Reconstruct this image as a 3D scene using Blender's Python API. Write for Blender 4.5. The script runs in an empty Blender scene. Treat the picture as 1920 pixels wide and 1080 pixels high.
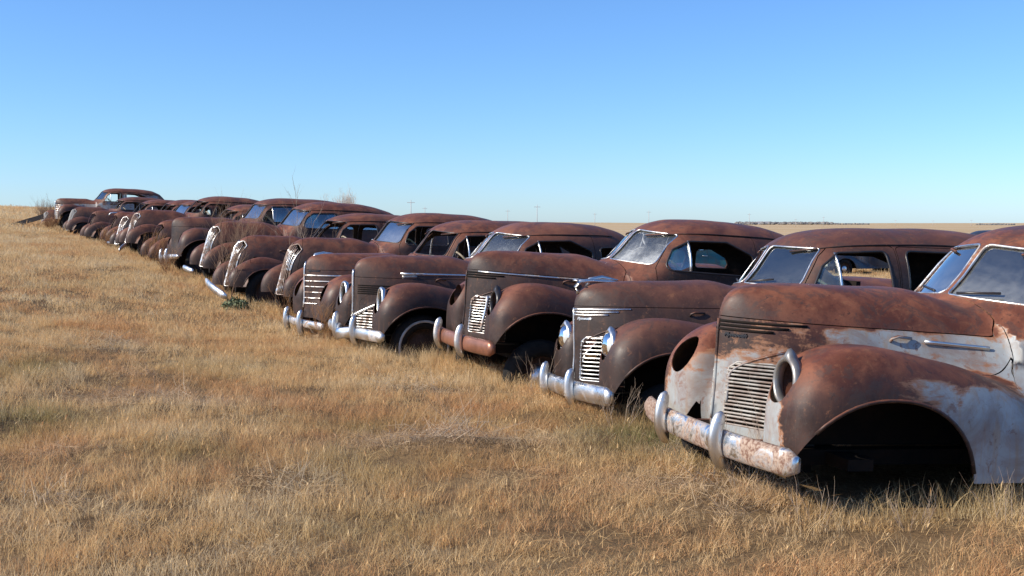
import bpy, math, random
import numpy as np
from mathutils import Vector, Matrix, Euler

random.seed(4)
RNG = np.random.default_rng(11)
scene = bpy.context.scene
C = scene.collection

# ------------------------------------------------------------------ camera, sky, sun, exposure
cam_data = bpy.data.cameras.new('camera')
cam = bpy.data.objects.new('camera', cam_data)
C.objects.link(cam)
cam_data.sensor_width = 36.0
cam_data.lens = 36.0 * 2170.0 / 1920.0
cam_data.clip_start = 0.1
cam_data.clip_end = 20000.0
cam.location = (0, 0, 0)
cam.rotation_euler = (math.radians(90.0 - 3.14), 0, 0)
scene.camera = cam

SUN_EL = math.radians(33.0)
SUN_DIR = Vector((-0.955, -0.25, 0)).normalized()          # horizontal direction towards the sun
world = bpy.data.worlds.new('World')
scene.world = world
world.use_nodes = True
wn = world.node_tree.nodes
sky = wn.new('ShaderNodeTexSky')
sky.sky_type = 'NISHITA'
sky.sun_disc = False
sky.sun_elevation = SUN_EL
sky.sun_rotation = math.atan2(SUN_DIR.x, SUN_DIR.y)
sky.altitude = 1000.0
sky.air_density = 1.0
sky.dust_density = 0.65
sky.ozone_density = 10.0
wn['Background'].inputs[1].default_value = 0.15
world.node_tree.links.new(sky.outputs[0], wn['Background'].inputs[0])

sun_data = bpy.data.lights.new('sun', 'SUN')
sun_data.energy = 5.0
sun_data.angle = math.radians(0.53)
sun_data.color = (1.0, 0.91, 0.77)
sun = bpy.data.objects.new('sun', sun_data)
C.objects.link(sun)
sd = Vector((SUN_DIR.x * math.cos(SUN_EL), SUN_DIR.y * math.cos(SUN_EL), math.sin(SUN_EL)))
sun.rotation_euler = sd.to_track_quat('Z', 'Y').to_euler()

vs = scene.view_settings
vs.view_transform = 'Standard'
vs.look = 'None'
vs.exposure = 0.36
vs.gamma = 1.0
vs.use_curve_mapping = False

# ------------------------------------------------------------------ small helpers
def tag(o, label=None, cat=None, group=None, kind=None):
    if label: o['label'] = label
    if cat: o['category'] = cat
    if group: o['group'] = group
    if kind: o['kind'] = kind
    return o

def link(o, parent=None):
    C.objects.link(o)
    if parent is not None: o.parent = parent
    return o

def mesh_np(name, V, F, mat=None, normals=None, smooth=True, mats=None):
    """mesh from arrays; F is an (n,3)/(n,4) array or a list of lists"""
    me = bpy.data.meshes.new(name)
    if isinstance(F, np.ndarray):
        k = F.shape[1]
        V = np.asarray(V, np.float32); n = len(F)
        me.vertices.add(len(V)); me.vertices.foreach_set('co', V.ravel())
        me.loops.add(n * k); me.loops.foreach_set('vertex_index', F.astype(np.int32).ravel())
        me.polygons.add(n)
        me.polygons.foreach_set('loop_start', np.arange(0, n * k, k, dtype=np.int32))
        me.update(calc_edges=True)
        me.validate()
    else:
        me.from_pydata([tuple(map(float, v)) for v in V], [], F)
    if smooth:
        me.polygons.foreach_set('use_smooth', np.ones(len(me.polygons), bool))
    me.update()
    if normals is not None and len(me.vertices) == len(normals):
        me.normals_split_custom_set_from_vertices(np.asarray(normals, np.float32))
    if mat: me.materials.append(mat)
    return me

def add(name, me, parent=None, loc=None, rot=None):
    o = bpy.data.objects.new(name, me)
    if loc is not None: o.location = loc
    if rot is not None: o.rotation_euler = rot
    return link(o, parent)

def empty(name, loc=(0, 0, 0)):
    o = bpy.data.objects.new(name, None)
    o.location = loc
    o.empty_display_size = 0.2
    return link(o)

def sweep(path, prof, up=(0, 0, 1), closed_prof=True, scales=None, caps=True):
    """sweep a 2D profile (side, up) along a 3D path -> V, F(list)"""
    path = np.asarray(path, float); prof = np.asarray(prof, float)
    n, m = len(path), len(prof)
    tang = np.gradient(path, axis=0)
    tang /= np.linalg.norm(tang, axis=1)[:, None] + 1e-12
    up = np.asarray(up, float)
    V = []
    for i in range(n):
        t = tang[i]
        s = np.cross(t, up); s /= np.linalg.norm(s) + 1e-12
        u = np.cross(s, t)
        k = 1.0 if scales is None else scales[i]
        k = np.broadcast_to(np.asarray(k, float), (2,))
        V.append(path[i] + prof[:, :1] * k[0] * s + prof[:, 1:] * k[1] * u)
    V = np.concatenate(V)
    F = []
    for i in range(n - 1):
        for j in range(m if closed_prof else m - 1):
            a, b = i * m + j, i * m + (j + 1) % m
            F.append([a, b, b + m, a + m])
    if caps and closed_prof:
        F.append(list(range(m))[::-1]); F.append([(n - 1) * m + j for j in range(m)])
    return V, F

def ring_prof(r, n=6, ry=None):
    a = np.linspace(0, 2 * np.pi, n, endpoint=False)
    return np.c_[r * np.cos(a), (ry or r) * np.sin(a)]

def join(parts):
    V, F, o = [], [], 0
    for v, f in parts:
        V.append(np.asarray(v, float)); F += [[i + o for i in q] for q in f]; o += len(v)
    return np.concatenate(V), F

def box(x0, x1, y0, y1, z0, z1):
    V = np.array([(x, y, z) for x in (x0, x1) for y in (y0, y1) for z in (z0, z1)], float)
    F = [[0, 1, 3, 2], [4, 6, 7, 5], [0, 4, 5, 1], [2, 3, 7, 6], [0, 2, 6, 4], [1, 5, 7, 3]]
    return V, F

def rbox(x0, x1, y0, y1, z0, z1, n=4, seg=8):
    """soft cushion-like box (superellipsoid)"""
    u = np.linspace(-np.pi / 2, np.pi / 2, seg + 1); v = np.linspace(-np.pi, np.pi, 2 * seg, endpoint=False)
    sg = lambda c: np.sign(c) * np.abs(c) ** (2.0 / n)
    V = []
    for a in u:
        for b in v:
            V.append((sg(math.cos(a)) * sg(math.cos(b)), sg(math.cos(a)) * sg(math.sin(b)), sg(math.sin(a))))
    V = np.array(V)
    m = len(v)
    F = [[i * m + j, i * m + (j + 1) % m, (i + 1) * m + (j + 1) % m, (i + 1) * m + j] for i in range(seg) for j in range(m)]
    c = np.array([(x0 + x1) / 2, (y0 + y1) / 2, (z0 + z1) / 2]); h = np.array([(x1 - x0) / 2, (y1 - y0) / 2, (z1 - z0) / 2])
    return V * h + c, F

def lathe(prof, axis='y', n=24, closed=False):
    """prof = [(r, h)], revolved about the axis"""
    V, F = [], []
    m = len(prof)
    for i in range(n):
        a = 2 * math.pi * i / n
        for r, h in prof:
            p = (r * math.cos(a), h, r * math.sin(a)) if axis == 'y' else ((h, r * math.cos(a), r * math.sin(a)) if axis == 'x' else (r * math.cos(a), r * math.sin(a), h))
            V.append(p)
    for i in range(n):
        for j in range(m if closed else m - 1):
            a, b = i * m + j, i * m + (j + 1) % m
            c, d = ((i + 1) % n) * m + (j + 1) % m, ((i + 1) % n) * m + j
            F.append([a, b, c, d])
    return np.array(V, float), F

# ------------------------------------------------------------------ materials
class NT:
    def __init__(s, name):
        s.m = bpy.data.materials.new(name); s.m.use_nodes = True
        s.t = s.m.node_tree; s.b = s.t.nodes['Principled BSDF']
        s.out = s.t.nodes['Material Output']
    def n(s, typ, **kw):
        x = s.t.nodes.new(typ)
        for k, v in kw.items(): setattr(x, k, v)
        return x
    def l(s, a, b): s.t.links.new(a, b)
    def val(s, x, sock):
        if hasattr(x, 'is_output') or isinstance(x, bpy.types.NodeSocket): s.l(x, sock)
        else: sock.default_value = x
    def math(s, op, a, b=0.0, clamp=False):
        x = s.n('ShaderNodeMath', operation=op, use_clamp=clamp); s.val(a, x.inputs[0]); s.val(b, x.inputs[1]); return x.outputs[0]
    def mix(s, f, a, b):
        x = s.n('ShaderNodeMix', data_type='RGBA'); s.val(f, x.inputs[0])
        for q, k in ((a, 6), (b, 7)):
            if isinstance(q, tuple): q = (*q, 1.0) if len(q) == 3 else q
            s.val(q, x.inputs[k])
        return x.outputs[2]
    def noise(s, vec, scale, detail=4, rough=0.55, dist=0.0):
        x = s.n('ShaderNodeTexNoise'); x.inputs['Scale'].default_value = scale; x.inputs['Detail'].default_value = detail
        x.inputs['Roughness'].default_value = rough; x.inputs['Distortion'].default_value = dist
        if vec is not None: s.l(vec, x.inputs['Vector'])
        return x.outputs[0]
    def ramp(s, f, lo, hi, a=0.0, b=1.0):
        x = s.n('ShaderNodeMapRange', interpolation_type='SMOOTHSTEP'); s.val(f, x.inputs[0])
        x.inputs[1].default_value = lo; x.inputs[2].default_value = hi; x.inputs[3].default_value = a; x.inputs[4].default_value = b
        return x.outputs[0]
    def bump(s, h, strength, dist=0.01):
        x = s.n('ShaderNodeBump'); x.inputs['Strength'].default_value = strength; x.inputs['Distance'].default_value = dist
        s.l(h, x.inputs['Height']); s.l(x.outputs[0], s.b.inputs['Normal'])
    def set(s, **kw):
        for k, v in kw.items():
            k = {'base': 'Base Color', 'rough': 'Roughness', 'metal': 'Metallic', 'spec': 'Specular IOR Level', 'coat': 'Coat Weight'}.get(k, k)
            if isinstance(v, tuple) and len(v) == 3: v = (*v, 1.0)
            s.val(v, s.b.inputs[k])

def car_coords(t):
    """object coordinates shifted by the car's own seed (object colour, red)"""
    tc = t.n('ShaderNodeTexCoord'); oi = t.n('ShaderNodeObjectInfo')
    sp = t.n('ShaderNodeSeparateColor'); t.l(oi.outputs['Color'], sp.inputs[0])
    sc = t.n('ShaderNodeVectorMath', operation='SCALE'); sc.inputs[0].default_value = (13.0, 7.0, 19.0); t.l(sp.outputs[0], sc.inputs['Scale'])
    ad = t.n('ShaderNodeVectorMath', operation='ADD'); t.l(tc.outputs['Object'], ad.inputs[0]); t.l(sc.outputs[0], ad.inputs[1])
    return ad.outputs[0], tc.outputs['Object'], sp.outputs[1], sp.outputs[2]

def make_rust(name):
    t = NT(name)
    v, ov, tint, paint = car_coords(t)
    geo = t.n('ShaderNodeNewGeometry')
    big = t.noise(v, 1.6, 5, 0.6, 0.6); mid = t.noise(v, 6.0, 6, 0.65, 0.3); fine = t.noise(v, 70.0, 4, 0.7)
    # red rust on skyward panels; flanks' dark enamel deepened to paint in their shade
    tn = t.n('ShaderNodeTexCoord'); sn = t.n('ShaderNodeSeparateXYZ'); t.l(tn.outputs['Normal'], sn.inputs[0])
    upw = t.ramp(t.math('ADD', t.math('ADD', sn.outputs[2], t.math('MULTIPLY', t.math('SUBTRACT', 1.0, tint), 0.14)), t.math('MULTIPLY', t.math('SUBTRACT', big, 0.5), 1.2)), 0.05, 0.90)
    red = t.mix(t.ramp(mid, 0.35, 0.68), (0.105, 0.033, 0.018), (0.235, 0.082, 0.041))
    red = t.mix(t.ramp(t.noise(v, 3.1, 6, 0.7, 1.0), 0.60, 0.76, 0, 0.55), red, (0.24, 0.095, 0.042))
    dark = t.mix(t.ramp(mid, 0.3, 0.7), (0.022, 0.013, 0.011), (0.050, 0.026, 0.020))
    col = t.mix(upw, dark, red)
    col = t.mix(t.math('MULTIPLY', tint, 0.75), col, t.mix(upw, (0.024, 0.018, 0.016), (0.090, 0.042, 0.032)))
    col = t.mix(t.ramp(fine, 0.45, 0.8, 0, 0.35), col, (0.045, 0.022, 0.016))
    fleck = t.noise(v, 19.0, 7, 0.75, 0.6); pit = t.noise(v, 33.0, 5, 0.7, 0.2)
    col = t.mix(t.ramp(fleck, 0.56, 0.70, 0, 0.55), col, (0.26, 0.115, 0.055))
    col = t.mix(t.ramp(pit, 0.60, 0.70, 0, 0.7), col, (0.028, 0.015, 0.012))
    edge = t.noise(v, 4.2, 8, 0.75, 1.4)
    col = t.mix(t.math('MULTIPLY', t.ramp(edge, 0.53, 0.56), t.ramp(edge, 0.66, 0.60, 0, .5)), col, (0.055, 0.038, 0.032))
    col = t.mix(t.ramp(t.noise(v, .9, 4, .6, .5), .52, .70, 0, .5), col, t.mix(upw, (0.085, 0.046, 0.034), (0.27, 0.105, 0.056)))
    # runs: vertical streaks
    mp = t.n('ShaderNodeMapping'); mp.inputs['Scale'].default_value = (26, 26, 2.2); t.l(v, mp.inputs[0])
    st = t.noise(mp.outputs[0], 1.0, 4, 0.6)
    col = t.mix(t.ramp(st, 0.55, 0.8, 0, 0.4), col, (0.19, 0.085, 0.045))
    # what is left of the pale paint (object colour, blue)
    sx = t.n('ShaderNodeSeparateXYZ'); t.l(ov, sx.inputs[0])
    low = t.ramp(sx.outputs[2], 1.05, 0.45)                       # paint survives low down
    n2 = t.noise(v, 2.3, 7, 0.68, 0.8)
    mps = t.n('ShaderNodeMapping'); mps.inputs['Scale'].default_value = (1.6, 5, 9); t.l(v, mps.inputs[0])
    scr = t.noise(mps.outputs[0], 1.6, 6, 0.7, 0.4)
    back = t.ramp(sx.outputs[0], 0.35, -0.55)                      # and on the rear of the wing
    prow = t.ramp(t.math('ADD', t.math('ABSOLUTE', sx.outputs[1]), t.ramp(sx.outputs[2], .62, .95, -.12, .06)), 0.62, 0.46)   # and round the grille
    front = t.math('MULTIPLY', prow, t.ramp(sx.outputs[0], 0.1, 0.4))
    front = t.math('MULTIPLY', front, t.ramp(sx.outputs[2], 0.98, 0.55, 0.22, 0.80))
    pm = t.math('MAXIMUM', t.math('MULTIPLY', back, t.math('ADD', t.math('MULTIPLY', low, 0.70), 0.58)), front)
    ay_ = t.math('ABSOLUTE', sx.outputs[1])
    band = t.math('MULTIPLY', t.math('MULTIPLY', t.ramp(sx.outputs[2], .90, .96), t.ramp(sx.outputs[2], 1.06, 1.02)), t.math('MULTIPLY', t.ramp(sx.outputs[0], .28, .10), t.ramp(ay_, .66, .60)))
    cowl = t.math('MULTIPLY', t.ramp(sx.outputs[0], -.72, -.80), t.ramp(sx.outputs[2], 1.14, 1.06))
    pm = t.math('ADD', pm, t.math('ADD', t.math('MULTIPLY', band, .40), t.math('MULTIPLY', cowl, .08)))
    pm = t.math('ADD', pm, t.math('MULTIPLY', low, 0.22))
    pm = t.math('ADD', pm, t.math('MULTIPLY', t.math('SUBTRACT', n2, 0.5), 1.9))
    pm = t.math('ADD', pm, t.math('MULTIPLY', t.math('SUBTRACT', scr, 0.5), 1.5))
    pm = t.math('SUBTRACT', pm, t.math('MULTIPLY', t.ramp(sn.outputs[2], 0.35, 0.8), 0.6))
    pmask = t.math('MULTIPLY', t.ramp(pm, 0.46, 0.74), paint)
    halo = t.math('MULTIPLY', t.math('MULTIPLY', t.ramp(pm, 0.30, 0.50), t.ramp(pm, 0.86, 0.60)), paint)
    col = t.mix(t.math('MULTIPLY', halo, 0.85), col, (0.33, 0.16, 0.085))
    pcol = t.mix(t.ramp(mid, 0.4, 0.72), (0.33, 0.355, 0.36), (0.29, 0.28, 0.255))
    pcol = t.mix(t.ramp(st, 0.48, 0.70, 0, 0.6), pcol, (0.36, 0.25, 0.16))
    pcol = t.mix(t.ramp(t.noise(v, 11.0, 6, .75, .5), 0.56, 0.66, 0, .75), pcol, (0.20, 0.10, 0.065))
    pcol = t.mix(t.ramp(t.noise(v, 2.9, 6, .7, .9), .42, .70, 0, .62), pcol, (0.20, 0.112, 0.082))
    col = t.mix(pmask, col, pcol)
    t.set(base=col, rough=t.ramp(mid, 0.3, 0.75, 0.44, 0.66), spec=0.36)
    t.bump(t.math('ADD', t.math('ADD', t.math('MULTIPLY', fine, 0.5), t.math('MULTIPLY', fleck, .8)), t.math('ADD', mid, t.math('MULTIPLY', pmask, .25))), 0.14, 0.006)
    return t.m

def simple(name, base, rough=0.5, metal=0.0, var=0.0, vcol=None, scale=8.0, bump=0.0, spec=0.5):
    t = NT(name)
    v, ov, tint, paint = car_coords(t)
    n = t.noise(v, scale, 5, 0.6, 0.4)
    if vcol is not None: t.set(base=t.mix(t.ramp(n, 0.5 - 0.15, 0.5 + 0.2, 0, var), base, vcol))
    else: t.set(base=base)
    t.set(rough=rough, metal=metal, spec=spec)
    if bump: t.bump(n, bump, 0.01)
    return t.m

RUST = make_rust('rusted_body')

def make_chrome(name, rust):
    t = NT(name)
    v, ov, tint, paint = car_coords(t)
    n = t.noise(v, 5.0, 7, 0.7, 0.8); f = t.noise(v, 60.0, 3, 0.6)
    m = t.ramp(t.math('ADD', n, t.math('MULTIPLY', f, 0.15)), 0.66 - rust, 0.80 - rust)
    col = t.mix(m, (0.78, 0.77, 0.74), t.mix(t.ramp(f, .35, .65), (0.17, 0.085, 0.055), (0.40, 0.30, 0.23)))
    t.set(base=col, metal=t.math('SUBTRACT', 1.0, t.math('MULTIPLY', m, 0.9)), rough=t.math('ADD', t.math('MULTIPLY', m, 0.3), t.ramp(n, 0.3, 0.7, 0.26, 0.48)))
    t.bump(f, 0.05, 0.004)
    return t.m
CHROME = make_chrome('old_chrome', 0.035)
CHROME_DULL = make_chrome('dulled_chrome', 0.20)
CHROME_RUSTY = make_chrome('pitted_chrome', 0.12)
CHROME_PEEL = make_chrome('peeling_chrome', 0.215)
COPPER = simple('copper_brown_plate', (0.36, 0.16, 0.10), 0.38, 0.55, 0.8, (0.20, 0.085, 0.05), 6)
BLACK = simple('flat_black', (0.010, 0.009, 0.008), 0.9, 0, 0.6, (0.028, 0.018, 0.013), 5, 0, 0.15)  # plain near-black for chassis, radiator, louver slots and loose sheet
TYRE = simple('perished_rubber', (0.013, 0.0125, 0.012), 0.9, 0, 0.6, (0.03, 0.026, 0.022), 12, 0.2, 0.2)
WHITEWALL = simple('whitewall_rubber', (0.50, 0.49, 0.46), 0.7, 0, 0.6, (0.30, 0.27, 0.23), 12)
SEATM = simple('rotten_upholstery', (0.10, 0.075, 0.055), 0.95, 0, 0.9, (0.24, 0.19, 0.13), 6, 0.6)
BONE = simple('cracked_cream_plastic', (0.33, 0.28, 0.20), 0.6, 0, 0.7, (0.12, 0.09, 0.06), 20)
ENAMEL = simple('black_enamel', (0.02, 0.02, 0.022), 0.35, 0, 0.5, (0.06, 0.035, 0.025), 9)
GALV = simple('grey_galvanised', (0.30, 0.30, 0.29), 0.42, 0.6, 0.6, (0.20, 0.14, 0.10), 8)

def make_glass(name, dirt, tint=(0.86, 0.93, 0.92), refl=0.1, crack=False):
    t = NT(name)
    v, ov, ti, pa = car_coords(t)
    n = t.noise(v, 1.8, 4, 0.55, 0.8); f = t.noise(v, 22.0, 5, 0.65)
    tr = t.n('ShaderNodeBsdfTransparent'); tr.inputs[0].default_value = (*tint, 1)
    t.set(base=t.mix(f, (0.60, 0.62, 0.60), (0.74, 0.74, 0.68)), rough=0.8, spec=0.2)
    gl = t.n('ShaderNodeBsdfGlossy'); gl.inputs['Roughness'].default_value = 0.06
    fr = t.n('ShaderNodeFresnel'); fr.inputs[0].default_value = 1.55
    m1 = t.n('ShaderNodeMixShader'); m2 = t.n('ShaderNodeMixShader')
    d = t.math('MULTIPLY', t.ramp(t.math('ADD', t.math('MULTIPLY', n, 0.7), t.math('MULTIPLY', f, 0.3)), 0.38, 0.75, 0.30, 1.5), dirt, True)
    sz = t.n('ShaderNodeSeparateXYZ'); t.l(ov, sz.inputs[0])
    d = t.math('MULTIPLY', d, t.ramp(sz.outputs[2], 1.48, 1.20, 0.6, 2.6), True)
    if crack:
        vo = t.n('ShaderNodeTexVoronoi', feature='DISTANCE_TO_EDGE'); vo.inputs['Scale'].default_value = 5.5; t.l(v, vo.inputs['Vector'])
        cr = t.ramp(vo.outputs['Distance'], 0.03, 0.0)
        d = t.math('MAXIMUM', d, t.math('MULTIPLY', cr, t.ramp(n, 0.42, 0.58, 0, 0.7)))
    t.l(d, m1.inputs[0]); t.l(tr.outputs[0], m1.inputs[1]); t.l(t.b.outputs[0], m1.inputs[2])
    t.l(t.math('ADD', fr.outputs[0], refl, True), m2.inputs[0]); t.l(m1.outputs[0], m2.inputs[1]); t.l(gl.outputs[0], m2.inputs[2])
    t.l(m2.outputs[0], t.out.inputs[0])
    return t.m
BAR_PALE = simple('flaked_pale_bar', (0.42, 0.40, 0.36), 0.5, 0.0, 0.8, (0.16, 0.085, 0.055), 9)
GLASS = make_glass('dusty_glass', 0.032, (0.76, 0.90, 0.92), refl=0.20)
GLASS_HAZE = make_glass('hazy_glass', 0.075, (0.78, 0.90, 0.92), refl=0.24)
GLASS_SKY = make_glass('bright_old_glass', 0.12, (0.55, 0.7, 0.75), refl=0.50)
GLASS_CRACK = make_glass('shattered_glass', 0.22, refl=0.14, crack=True)
GLASS_CLEAR = make_glass('clear_glass', 0.035, refl=0.03)
LENS = make_glass('headlight_lens', 1.6, (0.8, 0.85, 0.85), refl=0.12)

# ------------------------------------------------------------------ implicit car bodies
def ssel(a, b, p): return (a ** p + b ** p) ** (1.0 / p)
def smin(a, b, k):
    h = np.clip(0.5 + 0.5 * (b - a) / k, 0, 1)
    return b + (a - b) * h - k * h * (1 - h)
def table(xs, ys, sig=0.05):
    g = np.linspace(-5, 2, 1401); v = np.interp(g, xs, ys)
    k = np.exp(-0.5 * (np.arange(-60, 61) * 0.005 / sig) ** 2); k /= k.sum()
    v = np.convolve(np.pad(v, 60, mode='edge'), k, 'valid')
    return lambda x: np.interp(x, g, v)
def sstep(x, a, b):
    t = np.clip((x - a) / (b - a), 0, 1); return t * t * (3 - 2 * t)

SEDAN = dict(
    top=table([-5, -3.62, -3.45, -3.2, -2.9, -2.6, -2.3, -1.8, -1.5, -1.32, -1.18, -1.06, -0.82, -0.6, 2],
              [.02, .05, .30, .54, .665, .705, .72, .725, .72, .70, .665, .60, .27, .06, .02], .035),
    w=table([-5, -3.5, -3.1, -2.4, -1.6, -1.1, -.8, 2], [.3, .42, .60, .72, .73, .69, .62, .5], .1),
    windows=[([(-1.07, 1.145), (-1.19, 1.36), (-1.33, 1.465), (-1.72, 1.475), (-1.74, 1.138)], .045),
             ([(-1.88, 1.138), (-1.89, 1.475), (-2.36, 1.455), (-2.62, 1.36), (-2.70, 1.138)], .05)],
    doors=[(-1.02, -1.80), (-1.815, -2.62)], vent=-1.31)
COUPE = dict(deck=(-2.2, .27),
    top=table([-5, -3.3, -3.05, -2.8, -2.57, -2.3, -2.0, -1.7, -1.4, -1.25, -1.15, -1.04, -0.82, -0.6, 2],
              [.02, .05, .32, .52, .635, .69, .715, .715, .70, .665, .62, .55, .27, .06, .02], .035),
    w=table([-5, -3.3, -2.9, -2.3, -1.6, -1.1, -.8, 2], [.3, .40, .58, .71, .72, .69, .62, .5], .1),
    windows=[([(-1.08, 1.165), (-1.19, 1.36), (-1.36, 1.445), (-1.74, 1.455), (-2.02, 1.33), (-1.97, 1.14)], .07),
             ([(-2.13, 1.17), (-2.11, 1.38), (-2.28, 1.385), (-2.46, 1.30), (-2.52, 1.18)], .05)],
    doors=[(-1.02, -2.04)], vent=-1.345)
FAST = dict(   # fastback of the older bodies
    top=table([-5, -3.75, -3.5, -3.2, -2.9, -2.6, -2.3, -1.8, -1.5, -1.32, -1.18, -1.04, -0.82, -0.6, 2],
              [.02, .04, .22, .43, .58, .66, .705, .725, .715, .69, .65, .58, .28, .08, .02], .04),
    w=table([-5, -3.6, -3.1, -2.4, -1.6, -1.1, -.8, 2], [.3, .40, .58, .70, .71, .67, .58, .46], .1),
    windows=[([(-1.08, 1.18), (-1.17, 1.36), (-1.30, 1.455), (-1.74, 1.465), (-1.76, 1.17)], .06),
             ([(-1.90, 1.17), (-1.91, 1.465), (-2.30, 1.44), (-2.56, 1.33), (-2.62, 1.17)], .06)],
    doors=[(-1.02, -1.82), (-1.835, -2.55)], vent=None)

def rough(x, y, z):
    return 0.0016 * (np.sin(5.1 * x + 3.3 * y + 1.0) * np.sin(6.3 * z + 2.1 * x) + np.sin(9.7 * x - 7 * z + 4 * y))

def body_cabin(x, y, z, cab):
    ay = np.abs(y)
    # lower body
    a = np.where(x > -2.3, ((x + 2.3).clip(0) / 1.60) ** 3.6, ((-2.3 - x).clip(0) / 1.66) ** 2.6)
    wz = 0.80 - 0.06 * sstep(z, .75, 1.2)
    r = (np.clip(ay / wz, 0, None) ** 5 + a) ** 0.2
    dx, ds = cab.get('deck', (-2.9, .22)); az = (z - .70).clip(0) / np.maximum(np.where(x > dx, .49, .49 - ds * (dx - x)), .08)
    B = (ssel(r, az, 4.0) - 1) * .55
    # greenhouse
    fade = sstep(x, -1.75, -1.35)
    xx = x + .26 * (np.sqrt(ay * ay + .0025) - .05) * fade
    h = cab['top'](xx)
    q = ssel(ay / cab['w'](x), (z - .95).clip(0) / h, 3.1)
    Cb = (q - 1) * np.minimum(h, .5)
    Cb = np.maximum(Cb, np.maximum(.92 - z, np.abs(x + 2.21) - 1.39))
    # rear wings
    rf = ssel(ssel(np.abs(ay - .70) / .20, np.abs(x + 2.85) / np.where(x > -2.85, .62, .85), 2.3), (z - .5).clip(0) / .42, 2.3)
    R = (rf - 1) * .2
    return smin(smin(B, Cb, .035), R, .06)

def F_A(x, y, z, S):
    ay = np.abs(y)
    # hood and prow
    L = S['L']; ax = ((x + .1).clip(0) / L)
    W = S['W'](x)
    ax1 = np.minimum(ax, 1)
    Wx = W * (1 - ax1 ** 2.2) ** S['pe'] + .004
    hx = (S['ht'] - .55 - .075 * sstep(x, -.42, -.80)) * (1 - ax1 ** 7) ** (1 / 7.) + .03
    H = (ssel(ay / Wx, (z - .55).clip(0) / hx, 2.9) - 1) * np.minimum(np.minimum(Wx, hx), .45)
    H = np.maximum(H, (ax - 1) * L)
    # catwalk block that carries the grilles
    T = np.maximum((ay / 1.10) ** 1.15 + ((x + .1).clip(0) / (L - .010)) ** 1.2, (ay / .66) ** 4) + ((-.05 - x).clip(0) / .42) ** 2.2
    N = (ssel(T ** .5, (z - .45).clip(0) / S['nh'], 3.0) - 1) * .45
    # front wings
    tp = S['ft'](x); zc = tp - .40
    af = (x - .06).clip(0) / S['fl']
    fy = S['fy'] - .085 * sstep(x, .05, .62); fo = ay > fy
    q = ssel(np.where(fo, (ay - fy) / (S['fw'] + .075 * sstep(x, .05, .6)), (fy - ay) / .25), af, np.where(fo, 3.3, 3.2))
    q = ssel(q, (z - zc).clip(0) / .40, S['fp'])
    q = ssel(q, (zc - .06 - z).clip(0) / .66 , 2.4)
    Fd = (q - 1) * .25
    f = smin(smin(H, N, .04), Fd, .045)
    return smin(f, body_cabin(x, y, z, S['cab']), .15) + rough(x, y, z)

def F_B(x, y, z, S):
    ay = np.abs(y)
    L = S['L']; xs = x + .26 * (z - .95)                    # raked grille
    ax = ((xs + .1).clip(0) / L); ax1 = np.minimum(ax, 1)
    Wz = S['W'](x) * (1 - .42 * sstep(z, .95, .45) * sstep(x, -.1, .35))
    Wx = Wz * (1 - ax1 ** 3.0) ** .62 + .004
    hx = (S['ht'] - .55 - .07 * sstep(x, -.42, -.80)) * (1 - ax1 ** 6) ** (1 / 6.) + .03
    H = (ssel(ay / Wx, (z - .55).clip(0) / hx, 2.6) - 1) * np.minimum(np.minimum(Wx, hx), .45)
    H = np.maximum(H, (ax - 1) * L)
    N = (ssel((ay / .60) ** 2 + ((x + .1).clip(0) / .58) ** 2, (z - .3).clip(0) / .36, 2.2) - 1) * .3    # splash apron
    tp = S['ft'](x); zc = tp - .42
    af = (x - .10).clip(0) / S['fl']
    q = ssel(ssel(np.abs(ay - S['fy']) / S['fw'], af, 2.1), (z - zc).clip(0) / .42, 2.1)
    q = ssel(q, (zc - .02 - z).clip(0) / .55, 2.2)
    Fd = (q - 1) * .22
    f = smin(smin(H, N, .05), Fd, .05)
    return smin(f, body_cabin(x, y, z, S['cab']), .07) + rough(x, y, z)

FT_A = table([-5, -1.35, -1.1, -.9, -.65, -.38, -.05, .13, .35, 2], [.25, .32, .48, .62, .775, .886, .962, .985, 1.0, 1.0], .06)
FT_B = table([-5, -1.3, -1.0, -.75, -.5, -.25, 0, .15, .35, 2], [.25, .30, .40, .53, .68, .80, .875, .90, .90, .90], .06)
def style(kind, cab, **kw):
    S = dict(kind=kind, cab=cab, L=.735, W=table([-5, -1.2, -.8, -.1, .1, 2], [.62, .60, .54, .42, .41, .40], .1), pe=.72, ht=1.227,
             nh=.46, ft=FT_A, fy=.675, fw=.245, fl=.540, fp=2.5, fb=.425, arch=(.12, .47, .48, .44), seam=(1.065, 1.03))
    if kind == 'B':
        S.update(L=.62, W=table([-5, -1.2, -.8, -.1, .2, 2], [.60, .58, .50, .34, .29, .27], .1), ht=1.23, ft=FT_B, fy=.66, fw=.20, fl=.62,
                 arch=(.14, .40, .46, .40), seam=(1.00, 1.00))
    S.update(kw)
    S['F'] = (lambda x, y, z: F_A(x, y, z, S)) if kind != 'B' else (lambda x, y, z: F_B(x, y, z, S))
    return S

def grad(F, P, e=1e-3):
    g = np.empty_like(P)
    for i in range(3):
        d = np.zeros(3); d[i] = e
        a = P + d; b = P - d
        g[:, i] = (F(a[:, 0], a[:, 1], a[:, 2]) - F(b[:, 0], b[:, 1], b[:, 2])) / (2 * e)
    return g

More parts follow.
